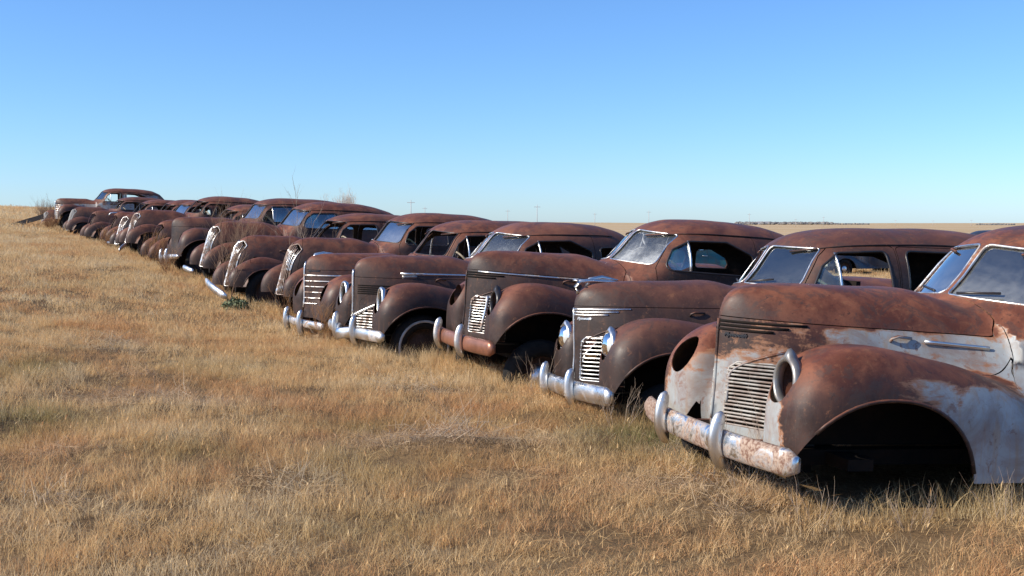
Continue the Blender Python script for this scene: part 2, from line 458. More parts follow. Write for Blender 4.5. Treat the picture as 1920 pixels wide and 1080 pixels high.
def isosurface(F, lo, hi, h):
    ax = [np.arange(l, u + h, h) for l, u in zip(lo, hi)]
    X, Y, Z = np.meshgrid(*ax, indexing='ij', sparse=False)
    v = F(X, Y, Z).astype(np.float32); ins = v < 0
    n = np.array(v.shape) - 1
    cnt = np.zeros(n, np.int8)
    for i in (0, 1):
        for j in (0, 1):
            for k in (0, 1):
                cnt += ins[i:n[0] + i, j:n[1] + j, k:n[2] + k]
    act = (cnt > 0) & (cnt < 8)
    ids = np.full(n, -1, np.int64); cells = np.argwhere(act); ids[act] = np.arange(len(cells))
    acc = np.zeros((len(cells), 3)); num = np.zeros(len(cells))
    ci, cj, ck = cells.T
    for a in range(3):
        for o1 in (0, 1):
            for o2 in (0, 1):
                off = [0, 0, 0]; b, c = [q for q in range(3) if q != a]; off[b] = o1; off[c] = o2
                p0 = (ci + off[0], cj + off[1], ck + off[2]); off[a] = 1; p1 = (ci + off[0], cj + off[1], ck + off[2])
                v0, v1 = v[p0], v[p1]; m = (v0 < 0) != (v1 < 0)
                t = np.where(m, v0 / (v0 - v1 + 1e-12), 0)
                pos = np.stack(p0, 1).astype(float); pos[:, a] += t
                acc[m] += pos[m]; num[m] += 1
    V = acc / num[:, None] * h + np.array(lo)
    for _ in range(4):
        f = F(V[:, 0], V[:, 1], V[:, 2]); g = grad(F, V); gg = (g * g).sum(1) + 1e-9
        st = -(f / gg)[:, None] * g; ln = np.linalg.norm(st, axis=1)
        st *= np.minimum(1, h * .5 / (ln + 1e-12))[:, None]; V += st
    T = []
    for a in range(3):
        b, c = [(1, 2), (2, 0), (0, 1)][a]
        sl0 = [slice(None)] * 3; sl1 = [slice(None)] * 3
        sl0[a] = slice(0, n[a]); sl1[a] = slice(1, n[a] + 1)
        s0, s1 = ins[tuple(sl0)], ins[tuple(sl1)]
        e = np.argwhere(s0 != s1)
        ok = (e[:, b] > 0) & (e[:, c] > 0) & (e[:, b] < n[b]) & (e[:, c] < n[c])
        e = e[ok]; flip = ~s0[tuple(e.T)]
        def cell(db, dc):
            q = e.copy(); q[:, b] += db; q[:, c] += dc; return ids[tuple(q.T)]
        Q = np.stack([cell(-1, -1), cell(0, -1), cell(0, 0), cell(-1, 0)], 1)
        Q[flip] = Q[flip][:, ::-1]
        T += [Q[:, [0, 1, 2]], Q[:, [0, 2, 3]]]
    T = np.concatenate(T)
    return V, T[(T >= 0).all(1)]

def compact(V, T):
    u, inv = np.unique(T, return_inverse=True)
    return V[u], inv.reshape(T.shape)

def clip(V, T, s):
    """part of the mesh where s < 0, cut exactly along s = 0"""
    if len(T) == 0: return V, T
    s = np.where(np.abs(s) < 1e-9, 1e-9, s)
    ins = s < 0; c = ins[T].sum(1)
    out = [T[c == 3]]
    pairs = []
    def edge(a, b): pairs.append(np.stack([a, b], 1)); return None
    one = T[c == 1]; two = T[c == 2]
    def roll(t, want):
        m = ins[t] == want
        k = m.argmax(1); r = np.arange(len(t))
        return np.stack([t[r, k], t[r, (k + 1) % 3], t[r, (k + 2) % 3]], 1)
    one = roll(one, True) if len(one) else one.reshape(0, 3); two = roll(two, False) if len(two) else two.reshape(0, 3)
    E = np.concatenate([one[:, [0, 1]], one[:, [0, 2]], two[:, [0, 1]], two[:, [0, 2]]])
    if len(E):
        key = np.sort(E, 1); u, inv = np.unique(key, axis=0, return_inverse=True); inv = inv.ravel()
        s0, s1 = s[u[:, 0]], s[u[:, 1]]; t = (s0 / (s0 - s1))[:, None]
        nv = V[u[:, 0]] * (1 - t) + V[u[:, 1]] * t
        base = len(V); V = np.concatenate([V, nv]); inv = inv + base
        n1, n2 = len(one), len(two)
        a, b, c_, d = inv[:n1], inv[n1:2 * n1], inv[2 * n1:2 * n1 + n2], inv[2 * n1 + n2:]
        out.append(np.stack([one[:, 0], a, b], 1))
        out.append(np.stack([c_, two[:, 1], two[:, 2]], 1)); out.append(np.stack([c_, two[:, 2], d], 1))
    T = np.concatenate(out)
    return compact(V, T)

def shell(name, V, T, F, t=.006, mat=None, off=0.0):
    """sheet metal: outer skin, inner skin and the cut rim, with exact normals"""
    if len(T) == 0: return None
    N = grad(F, V); N /= np.linalg.norm(N, axis=1)[:, None] + 1e-9
    if off: V = V + N * off
    n = len(V)
    e = np.concatenate([T[:, [0, 1]], T[:, [1, 2]], T[:, [2, 0]]])
    k = np.sort(e, 1); u, idx, cnt = np.unique(k, axis=0, return_index=True, return_counts=True)
    be = e[idx[cnt == 1]]
    Vi = V - N * t
    a, b = be[:, 0], be[:, 1]
    d = np.cross(V[b] - V[a], N[a]); d /= np.linalg.norm(d, axis=1)[:, None] + 1e-9
    R = np.stack([V[b], V[a], Vi[a], Vi[b]], 1).reshape(-1, 3)
    RN = np.repeat(d, 4, 0)
    m = len(be); q = 2 * n + np.arange(4 * m).reshape(m, 4)
    Tt = np.concatenate([T, T[:, ::-1] + n, q[:, [0, 1, 2]], q[:, [0, 2, 3]]])
    return mesh_np(name, np.concatenate([V, Vi, R]), Tt, mat, np.concatenate([N, -N, RN]))

def poly_sd(x, z, P, r):
    """signed distance to a convex polygon (either winding) rounded by r"""
    P = np.array(P, float)
    c = P.mean(0)
    P = c + (P - c) * 1.0
    d = np.full(x.shape, -1e9)
    n = len(P); area = sum(P[i][0] * P[(i + 1) % n][1] - P[(i + 1) % n][0] * P[i][1] for i in range(n))
    if area < 0: P = P[::-1]
    dist = np.full(x.shape, 1e9); inside = np.ones(x.shape, bool)
    # shrink by r along edge normals
    A, Bn = [], []
    for i in range(n):
        e = P[(i + 1) % n] - P[i]; nn = np.array([e[1], -e[0]]) / np.linalg.norm(e)
        A.append(nn); Bn.append(nn @ P[i] - r)
    Q = []
    for i in range(n):
        M = np.array([A[i - 1], A[i]]); Q.append(np.linalg.solve(M, [Bn[i - 1], Bn[i]]))
    for i in range(n):
        a, b = Q[i], Q[(i + 1) % n]; e = b - a
        px, pz = x - a[0], z - a[1]
        t = np.clip((px * e[0] + pz * e[1]) / (e @ e), 0, 1)
        dist = np.minimum(dist, np.hypot(px - t * e[0], pz - t * e[1]))
        inside &= (A[i][0] * x + A[i][1] * z - Bn[i]) < 0
    return np.where(inside, -dist, dist) - r

def front_x(F, y, z, lo=-1.6, hi=1.1):
    """foremost surface point of the body at (y, z)"""
    y, z = np.atleast_1d(np.asarray(y, float)), np.atleast_1d(np.asarray(z, float))
    xs = np.linspace(hi, lo, 170)
    res = np.full(y.shape, np.nan); prev = F(np.full(y.shape, xs[0]), y, z)
    a = np.full(y.shape, xs[0]); b = np.full(y.shape, lo); found = np.zeros(y.shape, bool)
    for i in range(1, len(xs)):
        cur = F(np.full(y.shape, xs[i]), y, z)
        hit = (cur < 0) & ~found
        a[hit] = xs[i - 1]; b[hit] = xs[i]; found |= hit
    for _ in range(24):
        m = (a + b) / 2; f = F(m, y, z); a = np.where(f > 0, m, a); b = np.where(f > 0, b, m)
    return (a + b) / 2

def side_y(F, x, z, hi=1.1):
    x, z = np.atleast_1d(np.asarray(x, float)), np.atleast_1d(np.asarray(z, float))
    ys = np.linspace(hi, 0, 120); a = np.full(x.shape, hi); b = np.zeros(x.shape); found = np.zeros(x.shape, bool)
    for i in range(1, len(ys)):
        hit = (F(x, np.full(x.shape, ys[i]), z) < 0) & ~found
        a[hit] = ys[i - 1]; b[hit] = ys[i]; found |= hit
    for _ in range(24):
        m = (a + b) / 2; f = F(x, m, z); a = np.where(f > 0, m, a); b = np.where(f > 0, b, m)
    return (a + b) / 2

def top_z(F, x, y, hi=1.8):
    x, y = np.atleast_1d(np.asarray(x, float)), np.atleast_1d(np.asarray(y, float))
    zs = np.linspace(hi, .2, 140); a = np.full(x.shape, hi); b = np.full(x.shape, .2); found = np.zeros(x.shape, bool)
    for i in range(1, len(zs)):
        hit = (F(x, y, np.full(x.shape, zs[i])) < 0) & ~found
        a[hit] = zs[i - 1]; b[hit] = zs[i]; found |= hit
    for _ in range(24):
        m = (a + b) / 2; f = F(x, y, m); a = np.where(f > 0, m, a); b = np.where(f > 0, b, m)
    return (a + b) / 2

WS_POLY = [(.02, 1.235), (.57, 1.205), (.505, 1.50), (.02, 1.535)]

# ------------------------------------------------------------------ panels cut out of a body
def build_panels(S, h=.032):
    F = S['F']; cab = S['cab']
    V, T = isosurface(F, (-4.15, -1.02, .22), (.82, 1.02, 1.80), h)
    P = {}
    fld = lambda fn: (lambda V_, T_: clip(V_, T_, fn(V_[:, 0], V_[:, 1], V_[:, 2])))
    # glass first, from the uncut skin
    def side(poly, r): return lambda x, y, z: np.maximum(poly_sd(x, z, poly, r), .45 - np.abs(y))
    wsf = lambda x, y, z: np.maximum(poly_sd(np.abs(y), z, WS_POLY, .04), np.maximum(-1.5 - x, x + .77))
    rwf = lambda x, y, z: np.maximum(poly_sd(y, z, [(-.36, 1.25), (-.30, 1.47), (.30, 1.47), (.36, 1.25)], .06), x + 2.3)
    for sgn, nm in ((1, 'L'), (-1, 'R')):
        sg = lambda x, y, z: -y * sgn
        v, t = fld(lambda x, y, z: np.maximum(wsf(x, y, z) - .012, sg(x, y, z) + .012))(V, T)
        P['glass_ws' + nm] = shell('windscreen_pane', v, t, F, .004, None, -.014)
        for i, (poly, r) in enumerate(cab['windows']):
            v, t = fld(lambda x, y, z: np.maximum(side(poly, r)(x, y, z) - .012, sg(x, y, z)))(V, T)
            if i == 0 and cab['vent'] is not None:
                va, ta = fld(lambda x, y, z: cab['vent'] - x)(v, t); P['glass_vent' + nm] = shell('vent_pane', va, ta, F, .004, None, -.014)
                va, ta = fld(lambda x, y, z: x - cab['vent'])(v, t); P['glass_s0' + nm] = shell('side_pane', va, ta, F, .004, None, -.014)
            else:
                P['glass_s%d%s' % (i, nm)] = shell('side_pane', v, t, F, .004, None, -.014)
    v, t = fld(lambda x, y, z: rwf(x, y, z) - .012)(V, T); P['glass_rear'] = shell('rear_pane', v, t, F, .004, None, -.014)
    # openings
    zb = table([-5, -3.4, -3.2, .42, .56, 2], [.42, .42, .33, .33, S.get('fb', .47), S.get('fb', .47)], .02)
    V, T = fld(lambda x, y, z: zb(x) - z)(V, T)
    xc, af, ar, ah = S['arch']
    V, T = fld(lambda x, y, z: -np.maximum((ssel(np.abs(x - xc) / np.where(x > xc, af, ar), (z - .30).clip(0) / ah, 2.2) - 1) * .4, .40 - np.abs(y)))(V, T)
    V, T = fld(lambda x, y, z: -np.maximum((ssel(np.abs(x + 2.85) / .42, (z - .30).clip(0) / .36, 2.2) - 1) * .4, .5 - np.abs(y)))(V, T)
    V, T = fld(lambda x, y, z: -wsf(x, y, z))(V, T)
    V, T = fld(lambda x, y, z: -rwf(x, y, z))(V, T)
    for poly, r in cab['windows']:
        V, T = fld(lambda x, y, z: -side(poly, r)(x, y, z))(V, T)
    for fn in S.get('holes', []):
        V, T = fld(lambda x, y, z: -fn(x, y, z))(V, T)
    g = .0025
    zs = lambda x: S['seam'][1] + (S['seam'][0] - S['seam'][1]) * np.clip((x + .8) / 1.42, 0, 1.2)
    rear = lambda x, y, z: -.80 - x + .05 * sstep(z, 1.15, 1.03)
    if S['kind'] == 'B':
        hood = lambda x, y, z: np.maximum(np.maximum(.80 - z, rear(x, y, z)), x - (.36 - .26 * (z - .95)))
    else:
        hood = lambda x, y, z: np.maximum(zs(x) - z, rear(x, y, z))
    v, t = fld(lambda x, y, z: hood(x, y, z) + g)(V, T); P['hood'] = shell('hood', v, t, F)
    V, T = fld(lambda x, y, z: g - hood(x, y, z))(V, T)
    if S['kind'] == 'B':
        yvt = table([-5, -.8, -.1, .3, 2], [.58, .58, .44, .35, .33], .05); yv = lambda x, z: yvt(x)
    else:
        yvt = table([-5, -.8, .1, 2], [.60, .60, .47, .45], .05)
        yv = lambda x, z: yvt(x) + ((.085 + .33 * sstep(z, .74, 1.02)) - yvt(x)) * sstep(x, .12, .42)
    fen = lambda x, y, z: np.maximum(np.maximum(yv(x, z) - np.abs(y), -.80 - x), z - 1.04)
    for sgn, nm in ((1, 'L'), (-1, 'R')):
        v, t = fld(lambda x, y, z: np.maximum(fen(x, y, z) + g * .6, -y * sgn))(V, T); P['fender' + nm] = shell('fender', v, t, F)
    V, T = fld(lambda x, y, z: g * .6 - fen(x, y, z))(V, T)
    nose = lambda x, y, z: np.maximum(-.80 - x, z - 1.10)
    v, t = fld(lambda x, y, z: nose(x, y, z) + g * .5)(V, T); P['nose'] = shell('nose_panel', v, t, F)
    V, T = fld(lambda x, y, z: g * .5 - nose(x, y, z))(V, T)
    for i, (x0, x1) in enumerate(cab['doors']):
        ztop = 1.515 if i == 0 else 1.51
        sl = .10 if i == 0 else 0
        poly = [(x0 + .03, .42), (x0, 1.18), (x0 - sl * 1.7, 1.44), (x0 - sl * 2.6, ztop), (x1, ztop), (x1, .42)]
        if i == len(cab['doors']) - 1 and i > 0: poly = [(x0, .42), (x0, ztop), (x1 + .18, 1.49), (x1 - .02, 1.32), (x1 - .02, .95), (x1 + .17, .62), (x1 + .2, .42)]
        dr = lambda x, y, z: np.maximum(poly_sd(x, z, poly, .03), .42 - np.abs(y))
        for sgn, nm in ((1, 'L'), (-1, 'R')):
            v, t = fld(lambda x, y, z: np.maximum(dr(x, y, z) + g, -y * sgn))(V, T); P['door%d%s' % (i, nm)] = shell('door', v, t, F, .02)
        V, T = fld(lambda x, y, z: g - dr(x, y, z))(V, T)
    v, t = fld(lambda x, y, z: 1.56 - z)(V, T); P['roof'] = shell('roof', v, t, F)
    V, T = fld(lambda x, y, z: z - 1.56)(V, T)
    P['body'] = shell('body', V, T, F, .012)
    P['S'] = S
    # rolled lip of the wheel opening
    th = np.linspace(.02, math.pi - .06, 26); cx_, sx_ = np.cos(th), np.sin(th)
    k_ = (np.abs(cx_) ** 2.2 + np.abs(sx_) ** 2.2) ** (-1 / 2.2)
    lx = xc + np.where(cx_ > 0, af, ar) * cx_ * k_; lz = .30 + ah * sx_ * k_
    ok = lz > np.where(lx > .3, S.get('fb', .47) + .02, .35); lx, lz = lx[ok], lz[ok]
    ly = side_y(F, lx, lz + .006); ok = (ly > .66) & (lx < .52); lx, lz, ly = lx[ok], lz[ok], ly[ok]
    for sgn, nm in ((1, 'L'), (-1, 'R')): P['lip' + nm] = tube_mesh('arch_lip', np.c_[lx, (ly - .003) * sgn, lz], .011)
    # bright trim that follows the skin
    for sgn, nm in ((1, 'L'), (-1, 'R')):
        # windscreen surround
        q = rounded(WS_POLY, .04, 5); xx = front_x(F, q[:, 0] * sgn, q[:, 1], -1.6, -.77)
        path = np.c_[xx, q[:, 0] * sgn, q[:, 1]]
        P['trim_ws' + nm] = tube_mesh('windscreen_trim', path, .0065, True)
        for i, (poly, r) in enumerate(cab['windows']):
            q = rounded(poly, r, 5); yy = side_y(F, q[:, 0], q[:, 1])
            P['trim_s%d%s' % (i, nm)] = tube_mesh('window_gasket', np.c_[q[:, 0], yy * sgn - sgn * .004, q[:, 1]], .010, True)
        if cab['vent'] is not None:
            zz = np.linspace(1.16, cab['windows'][0][0][2][1] - .0, 6); yy = side_y(F, np.full(6, cab['vent']), zz)
            P['vent' + nm] = tube_mesh('vent_bar', np.c_[np.full(6, cab['vent']), (yy - .006) * sgn, zz], .011)
        q = np.linspace(-1.08, -2.75 if cab is not COUPE else -2.35, 22); zz = 1.525 - .05 * (np.abs(q + 1.85) / .8) ** 3.2
        yy = side_y(F, q, zz); P['drip' + nm] = tube_mesh('drip_rail', np.c_[q, (yy + .004) * sgn, zz], .009)
    return P

def rounded(P, r, n):
    P = np.array(P, float); out = []
    m = len(P)
    for i in range(m):
        a, b, c = P[i - 1], P[i], P[(i + 1) % m]
        u, w = a - b, c - b; lu, lw = np.linalg.norm(u), np.linalg.norm(w); u /= lu; w /= lw
        ang = math.acos(np.clip(u @ w, -1, 1)); d = min(r / math.tan(ang / 2), lu * .45, lw * .45)
        p0, p1 = b + u * d, b + w * d
        for t in np.linspace(0, 1, n): out.append((1 - t) ** 2 * p0 + 2 * t * (1 - t) * b + t * t * p1)
    out = np.array(out); res = []
    for i in range(len(out)):                       # subdivide long runs
        a, b = out[i], out[(i + 1) % len(out)]; k = max(1, int(np.linalg.norm(b - a) / .07))
        for t in range(k): res.append(a + (b - a) * t / k)
    return np.array(res)

def tube_mesh(name, path, r, closed=False, n=6, scales=None, ry=None):
    path = np.asarray(path, float)
    keep = np.r_[True, np.linalg.norm(np.diff(path, axis=0), axis=1) > 1e-5]; path = path[keep]
    if closed:
        m = len(path); tan = np.roll(path, -1, 0) - np.roll(path, 1, 0)
    else:
        tan = np.gradient(path, axis=0); m = len(path)
    tan /= np.linalg.norm(tan, axis=1)[:, None] + 1e-12
    ref = np.array([1.0, 0.15, 0.1]) if abs(tan[:, 0]).mean() < .7 else np.array([0.1, .15, 1.0])
    a = np.linspace(0, 2 * np.pi, n, endpoint=False)
    V = []
    for i in range(m):
        s = np.cross(tan[i], ref); s /= np.linalg.norm(s) + 1e-9; u = np.cross(s, tan[i])
        k = 1 if scales is None else scales[i]
        V.append(path[i] + k * r * (np.cos(a)[:, None] * s) + k * (ry or r) * (np.sin(a)[:, None] * u))
    V = np.concatenate(V); F = []
    for i in range(m if closed else m - 1):
        for j in range(n):
            p, q = i * n + j, i * n + (j + 1) % n; k = ((i + 1) % m) * n
            F.append([p, q, k + (j + 1) % n, k + j])
    if not closed: F += [list(range(n))[::-1], [(m - 1) * n + j for j in range(n)]]
    return mesh_np(name, V, F)

# ---- openings in the nose, as (|y|, z) outlines seen from the front
def front_hole(poly, r, xmin=.25): return lambda x, y, z: np.maximum(poly_sd(np.abs(y), z, poly, r), xmin - x)
def round_hole(cy, cz, ry, rz, xmin=.3):
    return lambda x, y, z: np.maximum((np.hypot((np.abs(y) - cy) / ry, (z - cz) / rz) - 1) * min(ry, rz), xmin - x)
GR_1 = [(.080, .79), (.12, .825), (.350, .830), (.365, .485), (.07, .485)]
GR_2 = [(.035, .575), (.34, .76), (.36, .70), (.28, .46), (.05, .46)]
GR_3 = [(.03, .985), (.36, .985), (.27, .60), (.03, .60)]
GR_B = [(.018, 1.13), (.10, 1.16), (.165, 1.08), (.105, .42), (.018, .42)]
HL1 = (.58, .785)
S1 = style('A', SEDAN, holes=[front_hole(GR_1, .02), round_hole(.58, .785, .108, .108)])
S1C = style('A', COUPE, holes=[front_hole(GR_1, .02), round_hole(.58, .785, .108, .108)])
S2 = style('A', COUPE, pe=.80, seam=(1.02, 1.0), holes=[front_hole(GR_2, .02), round_hole(.60, .79, .085, .135)])
S3 = style('A', SEDAN, pe=.78, ht=1.20, seam=(1.02, 1.02), holes=[round_hole(.58, .76, .085, .11)])
S4 = style('B', FAST, holes=[front_hole(GR_B, .02, .2)])
S4C = style('B', COUPE, holes=[front_hole(GR_B, .02, .2)])
PAN = {k: build_panels(s, hh) for k, s, hh in (('sedan_1940', S1, .030), ('coupe_1940', S1C, .032), ('vee', S2, .034), ('barred', S3, .036), ('old', S4, .036), ('old_coupe', S4C, .040))}

# ------------------------------------------------------------------ shared car parts
def L(me, mat):
    me.materials.clear(); me.materials.append(mat); return me

def m_join(name, parts, mat, smooth=True):
    V, F = join(parts); return mesh_np(name, V, F, mat, smooth=smooth)

def sharp(me, deg=40):
    me.set_sharp_from_angle(angle=math.radians(deg)); return me

def make_parts():
    M = {}
    # chassis: floor pan, firewall, aprons, frame rails
    M['chassis'] = m_join('chassis', [box(-3.5, -.74, -.70, .70, .40, .43), box(-.76, -.73, -.46, .46, .43, 1.04), box(-.70, .34, .34, .36, .42, .80),
                                      box(-.70, .34, -.36, -.34, .42, .80), box(-3.3, .56, .36, .45, .33, .41), box(-3.3, .56, -.45, -.36, .33, .41),
                                      box(-3.3, -3.25, -.60, .60, .43, 1.15), box(.05, .20, -.66, .66, .34, .40)], BLACK, False)
    M['radiator'] = m_join('radiator', [box(.20, .25, -.32, .32, .26, .90)], BLACK, False)
    M['front_seat'] = m_join('front_seat', [rbox(-2.02, -1.45, -.60, .60, .55, .76, 5), rbox(-2.16, -1.92, -.60, .60, .66, 1.03, 4)], SEATM)
    M['rear_seat'] = m_join('rear_seat', [rbox(-3.0, -2.4, -.60, .60, .55, .76, 5), rbox(-3.2, -2.92, -.58, .58, .66, 1.04, 4)], SEATM)
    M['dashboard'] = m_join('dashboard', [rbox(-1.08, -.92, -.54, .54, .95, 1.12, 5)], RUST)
    # steering wheel
    a = np.linspace(0, 2 * np.pi, 29)[:-1]; c = np.array([-1.36, .36, 1.10]); nx = np.array([-.80, 0, .60]); u = np.array([0, 1, 0]); w = np.cross(nx, u)
    ring = c + .205 * (np.cos(a)[:, None] * u + np.sin(a)[:, None] * w)
    me = tube_mesh('steering_wheel', ring, .014, True, 6, ry=.014)
    M['steering_wheel'] = L(me, BONE)
    sp = [sweep([c - nx * .05, c + .2 * (math.cos(t) * u + math.sin(t) * w)], ring_prof(.008, 5)) for t in (.3, 2.84, -1.57)]
    sp.append(sweep([c + nx * .01, c + np.array([.55, 0, -.55])], ring_prof(.024, 7)))
    M['steering_column'] = m_join('steering_column', sp, ENAMEL)
    # wheel (axis y, centre at origin, outer face +y)
    ty = [(.20, -.07), (.25, -.085), (.31, -.08), (.34, -.055), (.345, 0), (.34, .055), (.31, .08), (.25, .085), (.20, .07)]
    M['tyre'] = mesh_np('wheel', *lathe(ty, 'y', 32, True), TYRE)
    M['band'] = mesh_np('whitewall', *lathe([(.268, .0875), (.293, .0845), (.292, .075), (.268, .075)], 'y', 32, True), WHITEWALL)
    M['rim'] = mesh_np('rim', *lathe([(.0, .02), (.10, .03), (.14, .015), (.17, .02), (.19, .05), (.21, .065), (.205, .0), (.0, .0)], 'y', 28), RUST)
    M['drum'] = mesh_np('brake_drum', *lathe([(.0, .06), (.03, .06), (.035, .03), (.07, .025), (.12, .02), (.135, .0), (.135, -.06), (.0, -.06)], 'y', 24), RUST)
    M['hubcap'] = mesh_np('hubcap', *lathe([(.0, .085), (.04, .082), (.08, .070), (.105, .050), (.115, .025), (.09, .02)], 'y', 24), CHROME)
    # bumper bar: half-round rail bowed to the front
    def bar(half, x0, bow, z, hh, dep, vee=0.0, n=29):
        y = np.linspace(-half, half, n)
        x = x0 - bow * np.abs(y / half) ** 2.4 + vee * np.maximum(0, 1 - np.abs(y) / .22)
        zz = np.full(n, z) - (0.0 if not vee else .03 * np.maximum(0, 1 - np.abs(y) / .22))
        a = np.linspace(-np.pi / 2, np.pi / 2, 9)
        prof = np.c_[dep * np.cos(a) ** .8, hh * np.sin(a)]
        prof = np.r_[prof, [[-.012, hh * .82], [-.012, -hh * .82]]]
        sc = np.clip((half - np.abs(y)) / .05, 0, 1) ** .5 * .45 + .55
        V, F = sweep(np.c_[x, y, zz], prof, scales=np.c_[np.ones(n), sc])
        return V, F
    M['bumper'] = mesh_np('bumper', *bar(.89, .735, .115, .435, .070, .036))
    M['bumper_vee'] = mesh_np('bumper', *bar(.88, .70, .10, .43, .062, .036, .10))
    M['bumper_slim'] = mesh_np('bumper', *bar(.84, .74, .12, .45, .048, .03))
    # bumper guard: curved horn over the rail
    def guard(h=.150, wy=.027):
        t = np.linspace(-1, 1, 15)
        x = .045 - .055 * t ** 2 * np.where(t < 0, 1, .5); z = t * h
        sc = np.clip(1 - np.abs(t) ** 4, 0, 1) ** .5 * .8 + .2
        V, F = sweep(np.c_[x, 0 * t, z], np.c_[wy * np.cos(np.linspace(0, 2 * np.pi, 10)[:-1]), .040 * np.sin(np.linspace(0, 2 * np.pi, 10)[:-1])], up=(1, 0, 0), scales=sc)
        return V, F
    M['guard'] = mesh_np('bumper_guard', *guard())
    M['guard_tall'] = mesh_np('bumper_guard', *guard(.165, .026))
    M['bracket'] = m_join('bumper_bracket', [box(.20, .70, -.0175, .0175, .40, .45)], RUST, False)
    # headlights, axis x, centre at origin
    def ring(ry, rz, w, d, peak):
        a = np.linspace(0, 2 * np.pi, 49)[:-1]; V = []; F = []
        prof = [(-.004, -.03), (-.003, .006), (.006, .013), (w * .5, .013), (w * .9, .004), (w, -.012), (w * .6, -.04)]
        for t in a:
            pk = peak * math.exp(-((t - math.pi / 2) / .16) ** 2) * 1.0
            for r, x in prof:
                k = r + (pk * max(0, r / w))
                V.append((x * d, (ry + k) * math.cos(t), (rz + k) * math.sin(t)))
        m = len(prof)
        for i in range(48):
            for j in range(m):
                F.append([i * m + j, i * m + (j + 1) % m, ((i + 1) % 48) * m + (j + 1) % m, ((i + 1) % 48) * m + j])
        return np.array(V), F
    M['lamp_rim_peak'] = mesh_np('headlight_rim', *ring(.099, .102, .027, 1.1, .040))
    M['lamp_rim_round'] = mesh_np('headlight_rim', *ring(.097, .100, .024, 1.0, .020))
    M['lamp_rim_oval'] = mesh_np('headlight_rim', *ring(.076, .125, .028, 1.0, .0))
    M['lamp_bucket'] = mesh_np('headlight_bucket', *lathe([(.104, .0), (.10, -.05), (.085, -.10), (.05, -.135), (.0, -.145)], 'x', 24), RUST)
    M['lamp_bucket_oval'] = mesh_np('headlight_bucket', M_scale(lathe([(.10, .0), (.095, -.05), (.08, -.09), (.0, -.12)], 'x', 24), (1, .80, 1.28)), None) if False else None
    V, F = lathe([(.10, .0), (.095, -.05), (.08, -.09), (.0, -.12)], 'x', 24); M['lamp_bucket_oval'] = mesh_np('headlight_bucket', V * [1, .80, 1.28], F, ENAMEL)
    M['lamp_reflector'] = mesh_np('reflector', *lathe([(.094, .004), (.085, -.03), (.06, -.06), (.0, -.08)], 'x', 24), CHROME)
    M['lamp_lens'] = mesh_np('headlight_lens', *lathe([(.097, .008), (.085, .028), (.055, .044), (.0, .052)], 'x', 24), LENS)
    # ship-like mascot and small fittings
    M['mascot'] = m_join('hood_ornament', [sweep([(.60, 0, 1.165), (.62, 0, 1.215), (.585, 0, 1.255), (.50, 0, 1.262), (.34, 0, 1.252), (.20, 0, 1.24)], ring_prof(.020, 8, .016), scales=[1.1, .9, 1.0, 1.1, .8, .25]),
                                           sweep([(.62, -.06, 1.262), (.625, 0, 1.268), (.62, .06, 1.262)], ring_prof(.016, 6, .010), scales=[.4, 1, .4]),
                                           sweep([(.53, 0, 1.20), (.50, 0, 1.27), (.40, 0, 1.285), (.27, 0, 1.262)], ring_prof(.007, 6, .022), scales=[1, 1, 1, .4])], CHROME)
    M['mascot_low'] = m_join('hood_ornament', [sweep([(.55, 0, 1.14), (.50, 0, 1.205), (.40, 0, 1.225), (.22, 0, 1.215)], ring_prof(.028, 8, .022), scales=[.6, 1.1, 1.0, .3])], CHROME)
    M['handle'] = m_join('door_handle', [sweep([(-.0, 0, 0), (-.0, .035, 0), (-.03, .045, 0), (-.13, .045, -.004)], ring_prof(.010, 6), up=(0, 0, 1))], CHROME)
    M['latch'] = m_join('hood_latch', [sweep([(0, 0, -.02), (0, .02, .0), (-.03, .03, .012), (-.11, .03, .004)], ring_prof(.009, 6), up=(0, 0, 1))], RUST)
    return M
def M_scale(vf, s): return np.asarray(vf[0]) * np.asarray(s), vf[1]
PARTS = make_parts()

_cache = {}
def cached(key, fn):
    if key not in _cache: _cache[key] = fn()
    return _cache[key]

def bars_for(F, poly, zs, h, d, key, off=.0, skew=0.0, inner=None):
    """horizontal grille bars (|y| from the outline at height z) following the nose, for both sides"""
    def mk():
        P = np.array(poly, float); out = []
        for z in zs:
            ys = []
            for i in range(len(P)):
                a, b = P[i], P[(i + 1) % len(P)]
                if (a[1] - z) * (b[1] - z) < 0: ys.append(a[0] + (b[0] - a[0]) * (z - a[1]) / (b[1] - a[1]))
            if len(ys) < 2: continue
            y0, y1 = min(ys) - .004, max(ys) + .006
            y = np.linspace(y0, y1, 9); x = front_x(F, y, np.full(9, z)) + off; x = np.polyval(np.polyfit(y, x, 2), y)
            pr = np.c_[[d, d * .7, -d, -d, d * .7], [0, h, h, -h, -h]]
            for sgn in (1, -1):
                yy = y * sgn; path = np.c_[x, yy, np.full(9, z)]
                if sgn < 0: path = path[::-1]
                out.append(mesh_np('grille_bar', *sweep(path, pr)))
        return out
    return cached(key, mk)

def front_strip(F, ys, zs, r, name, off=.002, ry=None):
    ys = np.asarray(ys, float); zs = np.asarray(zs, float)
    return tube_mesh(name, np.c_[front_x(F, ys, zs) + off, ys, zs], r, ry=ry)

def side_strip(F, xs, zs, sgn, r, name, ry=None, off=.003):
    xs = np.asarray(xs, float); zs = np.asarray(zs, float)
    return tube_mesh(name, np.c_[xs, (side_y(F, xs, zs) + off) * sgn, zs], r, ry=ry)

